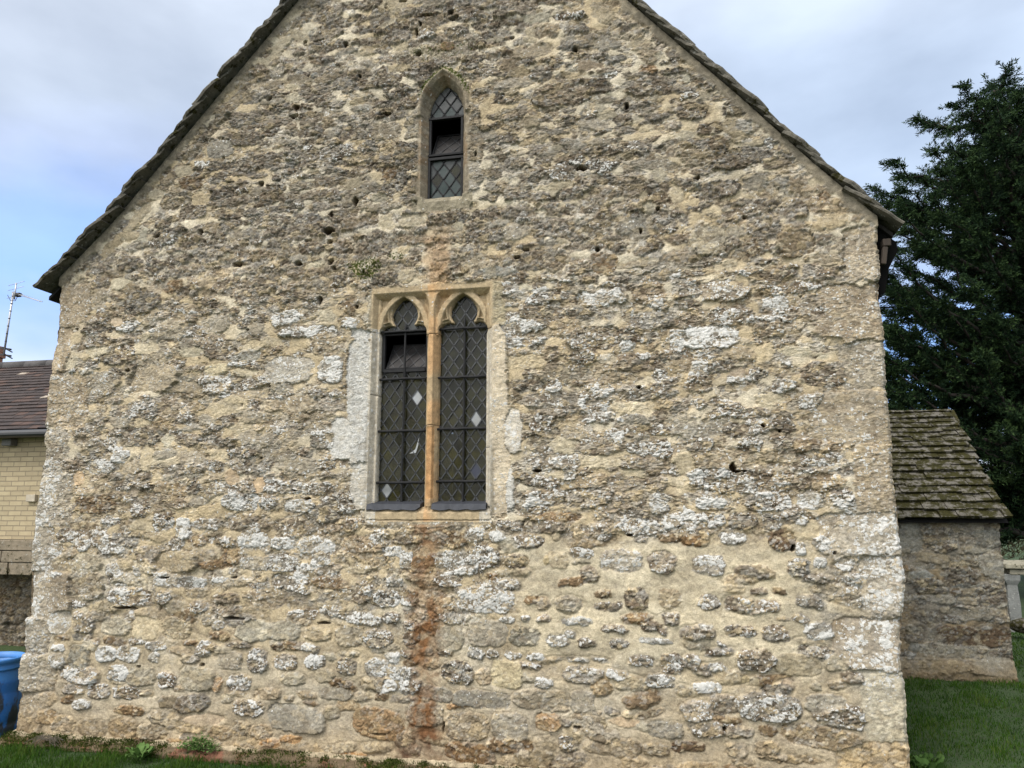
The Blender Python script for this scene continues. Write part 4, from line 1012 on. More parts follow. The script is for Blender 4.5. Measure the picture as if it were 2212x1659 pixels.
def leaf_mat(name, ca, cb, cc, rough=.6, trans=.25):
    m, t, p = newmat(name); at_ = N(t, 'ShaderNodeAttribute', attribute_name='alb'); s_ = N(t, 'ShaderNodeSeparateXYZ'); t.links.new(at_.outputs['Vector'], s_.inputs[0])
    cr_ = N(t, 'ShaderNodeValToRGB'); ramp(cr_, [(0, ca), (.5, cb), (1, cc)]); t.links.new(s_.outputs['X'], cr_.inputs[0])
    t.links.new(cr_.outputs[0], p.inputs['Base Color']); p.inputs['Roughness'].default_value = max(rough, .75); p.inputs['Specular IOR Level'].default_value = .10
    tr = N(t, 'ShaderNodeBsdfTranslucent'); t.links.new(cr_.outputs[0], tr.inputs[0]); ms = N(t, 'ShaderNodeMixShader'); ms.inputs[0].default_value = trans
    o = [n for n in t.nodes if n.type == 'OUTPUT_MATERIAL'][0]
    t.links.new(p.outputs[0], ms.inputs[1]); t.links.new(tr.outputs[0], ms.inputs[2]); t.links.new(ms.outputs[0], o.inputs[0])
    return m
M_grass = leaf_mat("grass_blades", (.014, .042, .004), (.034, .082, .008), (.080, .112, .022))
def blades(regions):
    Vs, As = [], []
    r = np.random.default_rng(31)
    for (x0, x1, y0, y1, n, h0, h1, w) in regions:
        x = r.uniform(x0, x1, n); y = r.uniform(y0, y1, n)
        dens = perlin(x * 3, y * 3, 90) + .6 * perlin(x * 9, y * 9, 91)
        k = r.random(n) < .85 + .5 * dens; x, y, dens = x[k], y[k], dens[k]; n = len(x)
        k = ~((x > XL - .02) & (x < XR + .05) & (y > -.10)) & ~((x > 1.4) & (x < 3.2) & (y > 2.96)); x, y, dens = x[k], y[k], dens[k]; n = len(x)
        z = gz(x, y) - .005; h = r.uniform(h0, h1, n) * (1 + .9 * dens); a = r.uniform(0, 2 * np.pi, n); ln = r.uniform(.1, .8, n) * h; b_ = r.uniform(0, 2 * np.pi, n)
        dx, dy = np.cos(a) * w, np.sin(a) * w; lx, ly = np.cos(b_) * ln, np.sin(b_) * ln
        P = np.stack([np.stack([x - dx, y - dy, z], -1), np.stack([x + dx, y + dy, z], -1),
                      np.stack([x + lx * .45 + dx * .7, y + ly * .45 + dy * .7, z + h * .62], -1), np.stack([x + lx * .45 - dx * .7, y + ly * .45 - dy * .7, z + h * .62], -1),
                      np.stack([x + lx, y + ly, z + h * .95], -1)], 1)
        Vs.append(P); c = np.clip(.4 + .5 * dens + r.normal(0, .2, n), 0, 1); As.append(np.repeat(c, 5))
    P = np.concatenate(Vs); A = np.concatenate(As); n = len(P); i = np.arange(n)[:, None] * 5
    F = np.concatenate([i + np.array([[0, 1, 2]]), i + np.array([[0, 2, 3]]), i + np.array([[3, 2, 4]])])
    return np_mesh("grass", P.reshape(-1, 3), F, False, {'alb': np.stack([A, A, A], -1)})
tag(link("grass", blades([(-6.2, -.6, -.75, -.06, 34000, .02, .06, .0020), (-7, 2.2, -2.4, -.5, 42000, .02, .055, .0028), (-6.5, -4.8, -.1, 1.2, 6000, .03, .08, .0024), (1.35, 4.2, -.6, 3.1, 46000, .015, .045, .0028), (3.0, 6.5, 2.6, 7.5, 30000, .015, .045, .004)]), M_grass),
    "short green turf growing round the foot of the church", "grass", kind="stuff")

# low brick footing along the foot of the gable, with a mortar fillet and moss
fx = np.arange(-4.86, 1.42, .012); fu = np.linspace(0, 1, 26)
FX, FU = np.meshgrid(fx, fu)
na_ = perlin(FX * 9, FU * 3, 95); nb_ = perlin(FX * 30, FU * 9, 96); nc_ = perlin(FX * 1.7, FU * 0 + 2, 97)
FY = np.where(FU < .6, .03 - .17 * FU / .6, -.14 - .01 * (FU - .6)) + .018 * na_ * (FU > .2)
FZ = np.where(FU < .6, .05 - .035 * (FU / .6) ** 2, .015 - .17 * (FU - .6) / .4) + .012 * nb_ + .008 * na_
fil = (FU < .36) & (nc_ > -.2)
calb = np.where(fil[..., None], np.array([.34, .28, .19]), np.array([.125, .092, .058])) * (1 + .4 * nb_ + .3 * na_)[..., None]
redk = ss(0, .3, na_ + .4 * nb_ + .5 * nc_) * (FU > .42); calb = lerp(calb, np.array([.15, .072, .046]) * (1 + .5 * nb_[..., None]), redk[..., None])
mk = np.zeros(FX.shape + (3,)); mk[..., 1] = np.clip(.42 * (1 - .9 * ss(-.1, .25, nc_)) + .55 * na_ + .45 * nb_ + .12, 0, .8) * ss(.05, .3, FU); mk[..., 1] += .12 * ss(-3.2, -3.6, FX) * (FU > .15) + .22 * ss(.1, .3, FU) * ss(-2.0, -1.85, FX) * ss(-1.2, -1.5, FX)
moss_w = mk[..., 1].copy(); mk[..., 1] *= .75
n_, m_ = FX.shape; a, b = np.meshgrid(np.arange(n_ - 1), np.arange(m_ - 1), indexing='ij'); qq = a * m_ + b
me = np_mesh("footing", np.stack([FX, FY, FZ], -1).reshape(-1, 3), np.stack([qq, qq + m_, qq + m_ + 1, qq + 1], -1).reshape(-1, 4), True, {'alb': calb.reshape(-1, 3), 'msk': mk.reshape(-1, 3)})
link("footing", me, M_stone, church)
# moss cushions: short dense tufts where the footing stays damp
rm = np.random.default_rng(14); jj = rm.integers(0, FX.shape[0] - 1, 90000); ii = rm.integers(0, FX.shape[1] - 1, 90000)
kk = rm.random(90000) < np.clip((moss_w[jj, ii] - .30) * 2.2, 0, .9); jj, ii = jj[kk], ii[kk]; n = len(jj)
P0 = np.stack([FX[jj, ii] + rm.uniform(-.006, .006, n), FY[jj, ii] + rm.uniform(-.008, .004, n), FZ[jj, ii] - .003 + rm.uniform(-.003, .003, n)], -1)
an = rm.uniform(0, 2 * np.pi, n); w_m = .0022; hh_m = rm.uniform(.008, .022, n); dv_ = np.stack([np.cos(an), np.sin(an), 0 * an], -1) * w_m
tp = P0 + np.stack([rm.normal(0, .005, n), rm.normal(-.004, .005, n), hh_m], -1)
tn = np.clip(.45 + .6 * perlin(P0[:, 0] * 14, P0[:, 1] * 14, 8) + rm.normal(0, .2, n), 0, 1)
tag(link("moss", np_mesh("moss", np.stack([P0 - dv_, P0 + dv_, tp], 1).reshape(-1, 3), np.arange(n * 3).reshape(-1, 3), False, {'alb': np.repeat(np.repeat(tn, 3)[:, None], 3, 1)}), leaf_mat("moss_tufts", (.014, .020, .004), (.036, .052, .008), (.075, .098, .016))), "cushions of green moss along the low footing of the gable", "moss", kind="stuff")

# ------------------------------------------------------------------ small plants at the foot of the wall
M_dock = leaf_mat("dock_leaf", (.045, .095, .022), (.075, .14, .035), (.12, .19, .06), .5)
def leaf_surface(V_, F_, A_, base, ang, tilt, L, Wd, fold=.25, droop=.5, tone=.5, nseg=7):
    ca, sa = math.cos(ang), math.sin(ang); st = len(V_)
    for i in range(nseg + 1):
        f = i / nseg; w = Wd * (math.sin(math.pi * min(1, f * .93 + .06)) ** .8) * (1 - .35 * f) * .5 + .002
        rx = L * f; rz = L * (math.sin(tilt) * f - droop * f * f * .5); rx *= math.cos(tilt)
        for s_ in (-1, 0, 1):
            wav = .012 * L / .12 * math.sin(f * 9 + s_) * abs(s_)
            V_.append((base[0] + ca * rx - sa * s_ * w, base[1] + sa * rx + ca * s_ * w, base[2] + rz + abs(s_) * w * fold + wav)); A_.append(tone + (.2 if s_ == 0 else 0))
    for i in range(nseg):
        for j in range(2): F_.append((st + i * 3 + j, st + i * 3 + j + 1, st + (i + 1) * 3 + j + 1, st + (i + 1) * 3 + j))
rr = random.Random(12)
p0 = at(300, 1652, -.24); base = np.array([p0[0], p0[1], float(gz(p0[0], p0[1])) + .0])
dock = tag(empty("dock_plant", tuple(base)), "broad-leaved green dock plant in the grass at the foot of the wall", "plant")
for k in range(15):
    V_, F_, A_ = [], [], []
    a_ = k * 2.4 + rr.uniform(-.3, .3); q_ = k / 15
    bb = base + np.array([.015 * math.cos(a_), .015 * math.sin(a_), .01 + .05 * q_])
    leaf_surface(V_, F_, A_, bb, a_, rr.uniform(.35, 1.1), rr.uniform(.10, .17) * (1 - .25 * q_), rr.uniform(.045, .07), .3, rr.uniform(.3, .9), rr.uniform(.25, .7))
    me = np_mesh("leaf", V_, F_, True, {'alb': np.repeat(np.array(A_)[:, None], 3, 1)}); link("leaf", me, M_dock, dock)
V_, F_, A_ = [], [], []
q0 = at(428, 1612, -.10)
for k in range(420):
    x = q0[0] + rr.triangular(-.16, .16); y = -.10 + rr.uniform(-.05, .05); z = .04 + abs(rr.gauss(0, .04)) * max(0, 1 - abs(x - q0[0]) / .2) + rr.uniform(0, .015)
    leaf_surface(V_, F_, A_, (x, y, z), rr.uniform(0, 6.28), rr.uniform(-.1, .8), rr.uniform(.012, .026), rr.uniform(.010, .016), .2, .3, rr.uniform(.1, .9), 3)
me = np_mesh("creeping_weed", V_, F_, True, {'alb': np.repeat(np.array(A_)[:, None], 3, 1)})
tag(link("creeping_weed", me, M_dock), "low small-leaved weed sprawling on the mossy footing right of the dock", "weed")
m = MB(); q1 = at(105, 1607, -.13)
for k in range(46):
    a_ = rr.uniform(-.5, .5) + (0 if k % 2 else math.pi); L = rr.uniform(.05, .14); x, y, z = q1[0] + rr.uniform(-.03, .03), q1[1] + rr.uniform(-.04, .03), float(gz(q1[0], q1[1])) + .07
    m.tube([(x, y, z), (x + math.cos(a_) * L * .5, y - abs(math.sin(a_)) * L * .3, z + rr.uniform(0, .03)), (x + math.cos(a_) * L, y - rr.uniform(0, .06), z - rr.uniform(-.01, .04))], .0013, 4)
tag(m.build("dead_twigs", simple("dead_stems", (.12, .10, .075), (.07, .06, .045), 30)), "small bundle of dead grey stems lying in the grass by the left corner", "twigs")
rr2 = random.Random(77)
def clump(name, px, py, Y, n, L, label, cat):
    q_ = at(px, py, Y); zb_ = float(gz(q_[0], q_[1])); V_, F_, A_ = [], [], []
    for k in range(n): leaf_surface(V_, F_, A_, (q_[0] + rr2.gauss(0, .05), q_[1] + rr2.gauss(0, .05), zb_ + .01), rr2.uniform(0, 6.28), rr2.uniform(.2, 1.2), L * rr2.uniform(.6, 1.1), L * .45, .25, .6, rr2.uniform(0, .6), 5)
    me = np_mesh(name, V_, F_, True, {'alb': np.repeat(np.array(A_)[:, None], 3, 1)}); tag(link(name, me, M_dock), label, cat)
clump("lawn_weed", 1985, 1570, .75, 26, .10, "low dark weed in the turf between the right corner and the porch", "weed")
clump("small_weed", 1988, 1645, .25, 14, .11, "small leafy weed lowest in the turf, hard against the foot of the right corner", "weed")

# ------------------------------------------------------------------ blue barrel
def barrel():
    m, t, p = newmat("blue_plastic"); tcn = N(t, 'ShaderNodeTexCoord').outputs['Object']
    mp = N(t, 'ShaderNodeMapping'); mp.inputs['Scale'].default_value = (1, 1, .45); t.links.new(tcn, mp.inputs[0])
    a_, b_ = noise(t, 7, 5, .6, mp.outputs[0]), noise(t, 30, 4, .6, tcn)
    c = mix(t, mapr(t, a_.outputs['Fac'], .52, .60, 0, 1, True), (.020, .135, .44), (.025, .035, .05))
    sz = N(t, 'ShaderNodeSeparateXYZ'); t.links.new(tcn, sz.inputs[0])
    c = mix(t, mapr(t, sz.outputs['Z'], .46, .49, 0, .95), c, (.03, .16, .44)); c = mix(t, mapr(t, b_.outputs['Fac'], .55, .75, 0, .35), c, (.12, .22, .35))
    t.links.new(c, p.inputs['Base Color']); p.inputs['Roughness'].default_value = .5; bump(t, p, b_.outputs['Fac'], .4, .004)
    return m
B0 = np.array([-5.655, .50, -.19]); BH = .645; BR = .255
bar = tag(empty("water_barrel", tuple(B0)), "blue open-topped plastic barrel with flaking dark patches behind the left corner", "barrel")
mbl = barrel()
b = MB(); b.lathe([(.0, .0), (BR * .93, 0), (BR * .97, .03), (BR, .12), (BR * .985, .125), (BR * 1.005, .14), (BR * 1.0, .36), (BR * .98, .375), (BR * 1.0, .39), (BR * .985, .44), (BR * 1.005, .455), (BR * .985, .47), (BR * .985, .50), (BR * .95, .535), (BR * .93, .60), (BR * .90, .60), (BR * .92, .50), (BR * .94, .08), (0, .08)], (0, 0, 0), 56)
o = b.build("body", mbl, None, True); o.parent = bar
b = MB(); b.lathe([(BR * .935, .555), (BR * .99, .555), (BR * 1.0, .57), (BR * .955, .585), (BR * .95, .605), (BR * 1.0, .615), (BR * 1.005, .635), (BR * .985, BH), (BR * .90, BH), (BR * .89, .60)], (0, 0, 0), 56)
o = b.build("rim", mbl, None, True); o.parent = bar
b = MB(); b.lathe([(0, .50), (BR * .91, .50)], (0, 0, 0), 40)
o = b.build("water", simple("still_water", (.01, .014, .014), None, 3, .05, spec=.5), None, True); o.parent = bar

# ------------------------------------------------------------------ porch on the right
porch = tag(empty("porch", (2.3, 3.0, .1)), "low rubble side porch with a mossy stone-slate roof beyond the right corner", "porch")
PX0, PX1, PY = 1.41, 3.07, 3.0
PZ1 = at(2060, 1128, PY)[2]
pxs = np.arange(PX0, PX1 + .001, .0085); pzs = np.arange(-.15, PZ1 + .05, .0085)
rp = np.random.default_rng(9); pst = []
for (tx, ty_, w, h, k) in ((2100, 1325, 75, 26, 'G'), (2068, 1375, 70, 40, 'd'), (2150, 1378, 60, 34, 'd'), (2060, 1405, 120, 26, 'G'), (2140, 1160, 60, 40, 'G'), (1965, 1160, 50, 60, 'G'), (2075, 1245, 60, 36, 'k'), (2005, 1265, 50, 30, 'k'), (2150, 1220, 60, 40, 'G'), (2150, 1440, 90, 34, 'G'), (2140, 1290, 70, 36, 'k')):
    q = at(tx, ty_, PY); s_ = 8 / 1597; pst.append((q[0], q[2], w * s_ / 2, h * s_ / 2, 0, 3.2, k, .012))
z = -.12
while z < PZ1 + .05:
    hgt = rp.uniform(.06, .12); x = PX0 - .1
    while x < PX1 + .1:
        w = hgt * rp.uniform(1.2, 3.4); u = rp.random()
        ty_ = 'g' if u < .4 else 'k' if u < .55 else 'G' if u < .78 else 't' if u < .9 else 'b'
        if z < .25: ty_ = 't' if u < .5 else 'b' if u < .8 else 'o'
        if rp.random() > .12: pst.append((x + w / 2, z + hgt / 2 + rp.normal(0, .01), w / 2, hgt / 2 * 1.05, rp.normal(0, .1), rp.uniform(2.2, 3.6), ty_))
        x += w * 1.02
    z += hgt * .93
def pmortar(X, Z):
    a_ = perlin(X * 3, Z * 4, 45); c_ = perlin(X * 9, Z * 13, 46)
    m_ = lerp(np.array([.26, .22, .165]), np.array([.29, .21, .12]), ss(-.1, .4, a_)[..., None]) * (1 + .2 * c_)[..., None]
    return m_.astype(np.float32), (.004 * a_).astype(np.float32), (.014 * ss(.0, .3, c_ + .5 * a_)).astype(np.float32), np.full(X.shape, .8, np.float32)
pX, pZ, pH, pA, pM, *_ = rubble(pxs, pzs, pst, pmortar, seed=60)
pM[..., 0] *= .5; pA = pA * np.array([.66, .70, .74])  # greyer stone, darkened further to stand for shade of yew and church
bk = (1 - ss(.12, .4, pZ + .1 * perlin(pX * 6, pZ * 6, 47)))[..., None]; pA = lerp(pA, np.array([.165, .125, .072]) * (1 + .4 * perlin(pX * 20, pZ * 20, 48)[..., None]), bk * .7); pH = pH + .05 * bk[..., 0] * (pZ < .3)
pXe = pX + .014 * perlin(pX * 0, pZ * 16, 49) * (pX > PX1 - .02)
n_, m_ = pX.shape; a, b = np.meshgrid(np.arange(n_ - 1), np.arange(m_ - 1), indexing='ij'); qq = a * m_ + b
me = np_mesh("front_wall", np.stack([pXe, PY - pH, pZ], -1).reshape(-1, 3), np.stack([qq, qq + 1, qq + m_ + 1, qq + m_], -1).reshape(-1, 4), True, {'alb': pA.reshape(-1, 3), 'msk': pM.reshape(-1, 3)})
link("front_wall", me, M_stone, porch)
RDG = at(2083, 897, 4.05); PRZ = RDG[2]
# gable end wall facing right, back wall
ey = np.linspace(PY + .0, 5.1, 120); ez = np.linspace(-.15, PRZ - .05, 150); EY, EZ = np.meshgrid(ey, ez)
topz = PZ1 + .03 + (PRZ - .08 - PZ1) * (1 - np.abs(EY - 4.05) / 1.05); EZc = np.minimum(EZ, topz)
EX = PX1 + (.016 * perlin(EY * 9, EZ * 15, 55) + .01 * perlin(EY * 24, EZ * 40, 56)) * ss(0, .05, EY - PY) - .012
ca = np.array([.25, .20, .14]) * (1 + perlin(EY * 8, EZ * 13, 57))[..., None]; mk = np.zeros(EX.shape + (3,)); mk[..., 2] = .3; mk[..., 0] = .15
n_, m_ = EX.shape; a, b = np.meshgrid(np.arange(n_ - 1), np.arange(m_ - 1), indexing='ij'); qq = a * m_ + b
me = np_mesh("end_wall", np.stack([EX, EY, EZc], -1).reshape(-1, 3), np.stack([qq, qq + 1, qq + m_ + 1, qq + m_], -1).reshape(-1, 4), True, {'alb': ca.reshape(-1, 3), 'msk': mk.reshape(-1, 3)})
link("end_wall", me, M_stone, porch)
b = MB(); b.box((2.25, 5.08, .75), (1.66, .05, 1.8)); b.build("back_wall", M_dark, porch)
b = MB(); rr = random.Random(8)
ex0 = PY - .10; ez0 = PZ1 - .005; run, rise = 4.05 - ex0, PRZ - ez0; LS = math.hypot(run, rise); ty, tz = run / LS, rise / LS; ny, nz = -tz, ty
NC = 19; sx = LS / NC
for back in (0, 1):
    s = 0.0
    for c_ in range(NC):
        hgt = sx * (1.35 - .6 * c_ / NC); 
        x = PX0 - .05 - rr.uniform(0, .2)
        xe = 3.115 + rr.uniform(-.03, .03)
        while x < xe - .03:
            w = min(rr.uniform(.13, .34), xe - x)
            if xe - x - w < .06: w = xe - x
            th = rr.uniform(.018, .036); dr = rr.uniform(-.014, .014); ln = hgt + .10
            vs = []
            for u, of in ((s + dr, .050), (s + ln, .004)):
                for xx in (x + .002, x + w - .002):
                    for o2 in (0, th):
                        oo = of + o2 + rr.uniform(-.004, .004); uu = u + rr.uniform(-.006, .006)
                        yy = ex0 + ty * uu + ny * oo; zz = ez0 + tz * uu + nz * oo
                        if back: yy = 8.1 - yy
                        vs.append((xx + rr.uniform(-.004, .004), yy, zz))
            b.add(vs, [(0, 1, 3, 2), (4, 6, 7, 5), (0, 4, 5, 1), (2, 3, 7, 6), (0, 2, 6, 4), (1, 5, 7, 3)])
            x += w
        s += hgt
        if s > LS - .06: break
b.build("slate_roof", M_slate_moss, porch)
b = MB()
for k in range(5):
    x = PX0 - .1 + k * .4
    for sg in (-1, 1):
        vs = [(xx, 4.05 + sg * yy, PRZ + zz) for xx in (x, min(x + .39, 3.15)) for (yy, zz) in ((0, .03), (.13, -.105), (.13, -.075), (0, .065))]
        b.add(vs, [(0, 1, 5, 4), (1, 2, 6, 5), (2, 3, 7, 6), (3, 0, 4, 7), (0, 3, 2, 1), (4, 5, 6, 7)])
b.build("ridge_stones", M_slate_moss, porch)
b = MB(); b.add([(PX0, ex0 + .03, ez0), (3.13, ex0 + .03, ez0), (3.13, 4.05, PRZ - .02), (PX0, 4.05, PRZ - .02), (PX0, 8.1 - ex0, ez0), (3.13, 8.1 - ex0, ez0)], [(0, 1, 2, 3), (3, 2, 5, 4)]); b.build("roof_boarding", M_dark, porch)

# ------------------------------------------------------------------ brick house on the left
house = tag(empty("brick_house", (-9.5, 4, -.2)), "yellow brick house with a dark red plain-tile roof beyond the left corner", "house")
HX0, HX1, HY = -14.0, -7.6, 4.0
hz = lambda y: at(50, y, HY)[2]
zE, zB, zL = hz(940), hz(1165), hz(1240)
m, t, p = newmat("buff_brick"); tcn = N(t, 'ShaderNodeTexCoord').outputs['Object']
sx_ = N(t, 'ShaderNodeSeparateXYZ'); t.links.new(tcn, sx_.inputs[0]); cx_ = N(t, 'ShaderNodeCombineXYZ'); t.links.new(sx_.outputs['X'], cx_.inputs['X']); t.links.new(sx_.outputs['Z'], cx_.inputs['Y'])
bt = N(t, 'ShaderNodeTexBrick'); t.links.new(cx_.outputs[0], bt.inputs['Vector'])
bt.inputs['Scale'].default_value = 1; bt.inputs['Brick Width'].default_value = .215; bt.inputs['Row Height'].default_value = .070; bt.inputs['Mortar Size'].default_value = .006; bt.inputs['Mortar Smooth'].default_value = .3; bt.inputs['Bias'].default_value = -.1
bt.inputs['Color1'].default_value = (.37, .305, .19, 1); bt.inputs['Color2'].default_value = (.28, .23, .145, 1); bt.inputs['Mortar'].default_value = (.19, .155, .105, 1)
nb_ = noise(t, 9, 5, .6, tcn); t.links.new(mix(t, mapr(t, nb_.outputs['Fac'], .4, .7, 0, .5), bt.outputs['Color'], (.26, .205, .125)), p.inputs['Base Color']); p.inputs['Roughness'].default_value = .9
inv = math_(t, 'SUBTRACT', 1.0, bt.outputs['Fac']); bump(t, p, inv, 1, .006)
M_brick = m
b = MB(); b.box(((HX0 + HX1) / 2, HY + 2, (zE + zB) / 2 + .02), (HX1 - HX0, 4, zE - zB + .04)); b.build("brick_wall", M_brick, house)
# stone band, then a rough dark plinth set back below it
wx = np.arange(HX0 + 3.5, HX1, .014); wz = np.arange(-.5, zL + .01, .014)
hs = []; z = -.5; rh = np.random.default_rng(21)
while z < zL:
    hgt = rh.uniform(.09, .17); x = wx[0]
    while x < HX1: w = hgt * rh.uniform(1.2, 3); hs.append((x + w / 2, z + hgt / 2, w / 2, hgt / 2, rh.normal(0, .08), 2.8, 'k' if rh.random() < .7 else 'b')); x += w
    z += hgt * .95
hX, hZ, hH, hA, hM, *_ = rubble(wx, wz, hs, lambda X, Z: ((np.array([.10, .085, .06]) * np.ones(X.shape + (1,))).astype(np.float32), np.zeros(X.shape, np.float32), np.zeros(X.shape, np.float32), np.full(X.shape, .8, np.float32)), seed=90)
hM[..., 0] = 0; hA *= .6
n_, m_ = hX.shape; a, b = np.meshgrid(np.arange(n_ - 1), np.arange(m_ - 1), indexing='ij'); qq = a * m_ + b
me = np_mesh("rubble_plinth", np.stack([hX, HY + .20 - hH * 1.5, hZ], -1).reshape(-1, 3), np.stack([qq, qq + 1, qq + m_ + 1, qq + m_], -1).reshape(-1, 4), True, {'alb': hA.reshape(-1, 3), 'msk': hM.reshape(-1, 3)})
link("rubble_plinth", me, M_stone, house)
b = MB(); rr = random.Random(4); zz = zL; hts = [(zB - zL) * .36, (zB - zL) * .33, (zB - zL) * .31]
for ci, hgt in enumerate(hts):
    x = HX0
    while x < HX1:
        w = rr.uniform(.5, 1.0); b.box((x + w / 2, HY + .12 - .02 * ci * 0 + rr.uniform(-.01, .01), zz + hgt / 2), (w - .008, .62, hgt - .008), jit=.004); x += w
    zz += hgt
b.build("stone_band", slate_mat("grey_band_stone", (.20, .165, .12), (.10, .085, .062), .05, .1), house, bevel=.008)
b = MB(); q = at(69, 1076, HY - .02); b.box((q[0], HY - .02, q[2]), (.15, .06, .10)); b.build("vent_block", simple("pale_concrete", (.42, .37, .29), (.33, .29, .23), 14), house, bevel=.006)
# tiled roof
ridge = at(50, 792, HY + 2.0); eY = HY - .22; eZ = hz(938) + .02; rn, rs = HY + 2 - eY, ridge[2] - eZ; LS = math.hypot(rn, rs); ty, tz = rn / LS, rs / LS; ny, nz = -tz, ty
mt = [simple("plain_tile_brown", (.046, .032, .028), (.030, .022, .020), 10, .85, .006, 30), simple("plain_tile_red", (.072, .042, .032), (.048, .031, .026), 10, .85, .006, 30), simple("plain_tile_dark", (.040, .029, .027), (.026, .020, .019), 10, .85, .006, 30), simple("plain_tile_pale", (.36, .31, .25), (.12, .09, .07), 16, .85, .006, 30)]
b = MB(); rr = random.Random(5); NC = 22; st = LS / NC
for back in (0, 1):
    for c_ in range(NC):
        x = HX0 - .05 + (c_ % 2) * .085
        while x < HX1 + .05:
            vs = []
            ww = .168; sag = .004 * math.sin(x * 1.3 + c_)
            for u, of in ((c_ * st + rr.uniform(-.004, .004), .026 + rr.uniform(-.003, .004)), (c_ * st + st * 1.7, .003)):
                for xx in (x, x + ww - .004):
                    for o2 in (0, .013):
                        oo = of + o2 + sag; yy = eY + ty * u + ny * oo; zz = eZ + tz * u + nz * oo
                        if back: yy = 2 * (HY + 2) - yy
                        vs.append((xx, yy, zz))
            u = rr.random(); mi = 1 if u < .16 else 2 if u < .5 else 3 if u < .512 else 0
            b.add(vs, [(0, 1, 3, 2), (4, 6, 7, 5), (0, 4, 5, 1), (2, 3, 7, 6), (0, 2, 6, 4), (1, 5, 7, 3)], mi); x += ww
b.build("tiled_roof", mt, house)
b = MB()
for xg in (HX0 + .02, HX1 - .02):
    b = MB(); b.add([(xg + dx_, y_, z_) for dx_ in (-.1, 0) for (y_, z_) in ((HY, zE), (HY + 4, zE), (HY + 2, ridge[2] - .07))], [(0, 1, 2), (3, 5, 4), (0, 3, 4, 1), (1, 4, 5, 2), (2, 5, 3, 0)])
    b.build("gable_end", M_brick, house)
b = MB(); b.box(((HX0 + HX1) / 2, HY + 2.2, zB / 2 - .2), (HX1 - HX0 - .02, 3.9, zB + .4)); b.build("plinth_core", slate_mat("dark_plinth_stone", (.10, .085, .062), (.05, .043, .034), .0, .1), house)
b = MB()
for k in range(15): b.tube([(HX0 + k * .46, HY + 2, ridge[2] + .0), (HX0 + k * .46 + .45, HY + 2, ridge[2] + .0)], .10, 12)
b.build("ridge_tiles", simple("ridge_grey", (.075, .07, .068), (.05, .046, .045), 12, .8, .004, 40), house, True)
b = MB(); b.tube([(HX0, eY - .05, eZ - .045), (HX1 - .0, eY - .05, eZ - .045)], .055, 12); b.box(((HX0 + HX1) / 2, HY - .10, eZ - .04), (HX1 - HX0, .22, .05)); b.build("gutter", simple("black_gutter", (.014, .014, .016), None, 10, .4, spec=.5), house)
b = MB(); q = at(14, 946, HY - .12); b.box((q[0], HY - .06, q[2] - .06), (.16, .12, .10)); b.build("eaves_fitting", simple("grey_fitting", (.16, .155, .15), (.11, .11, .105), 20), house, bevel=.01)  # bracket-like fitting under the house eave, not a lamp
q = at(5, 735, HY + 2.6); b = MB(); cx = q[0] - .68; b.box((cx, HY + 2.6, 3.9), (.86, .6, 1.5)); b.box((cx, HY + 2.6, 4.70), (.92, .66, .10)); b.box((cx, HY + 2.6, 4.82), (.88, .62, .12)); b.build("chimney", simple("red_chimney_brick", (.34, .17, .11), (.24, .13, .09), 16, .9, .006, 30), house, bevel=.01)
# aerial on the chimney
AY = HY + 2.25
aer = tag(empty("tv_aerial", tuple(at(5, 765, AY))), "silvery television aerial on a banded mast above the tiled roof", "aerial")
M_alu = simple("dull_aluminium", (.42, .42, .43), (.33, .33, .35), 30, .4, metal=.6); M_blk = simple("black_clip", (.02, .02, .022), None, 20, .5)
A0, A1 = at(8, 768, AY), at(29, 630, AY)
b = MB(); b.tube([A0, A1], .017, 10); b.build("mast", M_alu, aer, True)
for k in range(7):
    b = MB(); f = .22 + k * .118; c = A0 + (A1 - A0) * f; d = (A1 - A0) / np.linalg.norm(A1 - A0); b.tube([c - d * .008, c + d * .008], .0195, 10)
    b.build("mast_tape", M_blk, aer, True)
E0, E1 = at(26, 631, AY - .03), at(91, 652, AY - .5)
b = MB(); b.tube([E0, E1], .007, 6)
for k in range(11):
    f = .30 + k * .066; c = E0 + (E1 - E0) * f; b.tube([c + np.array([-.03, .09, .035]) * (1 - .4 * f), c - np.array([-.03, .09, .035]) * (1 - .4 * f)], .004, 5)
b.build("boom", M_alu, aer, True)
b = MB(); c = at(33, 629, AY - .05)
b.tube([c + np.array([0, 0, .16]), c - np.array([0, 0, .16])], .013, 6)
for dz in (.15, .05, -.10): b.tube([c + np.array([-.20, .03, dz - .02]), c + np.array([.21, -.03, dz + .02])], .005, 5)
b.build("reflector", M_alu, aer, True)
b = MB(); c = at(39.5, 637, AY - .12); b.box(c, (.09, .06, .07)); b.tube([c, c + np.array([-.05, 0, -.11]), c + np.array([-.16, 0, -.10]), c + np.array([-.26, .02, .02])], .006, 5); b.build("dipole_box", M_blk, aer, True)
b = MB()
for (y_, w) in ((750, 0), (764, 0)):
    q = at(6, y_, AY); b.box((q[0] - .12, AY + .03, q[2]), (.55, .04, .03), Matrix.Rotation(rad(9), 3, 'Y')); b.tube([(q[0] - .2, AY + .4, q[2]), (q[0], AY, q[2])], .012, 6)
b.build("wall_bracket", M_blk, aer)

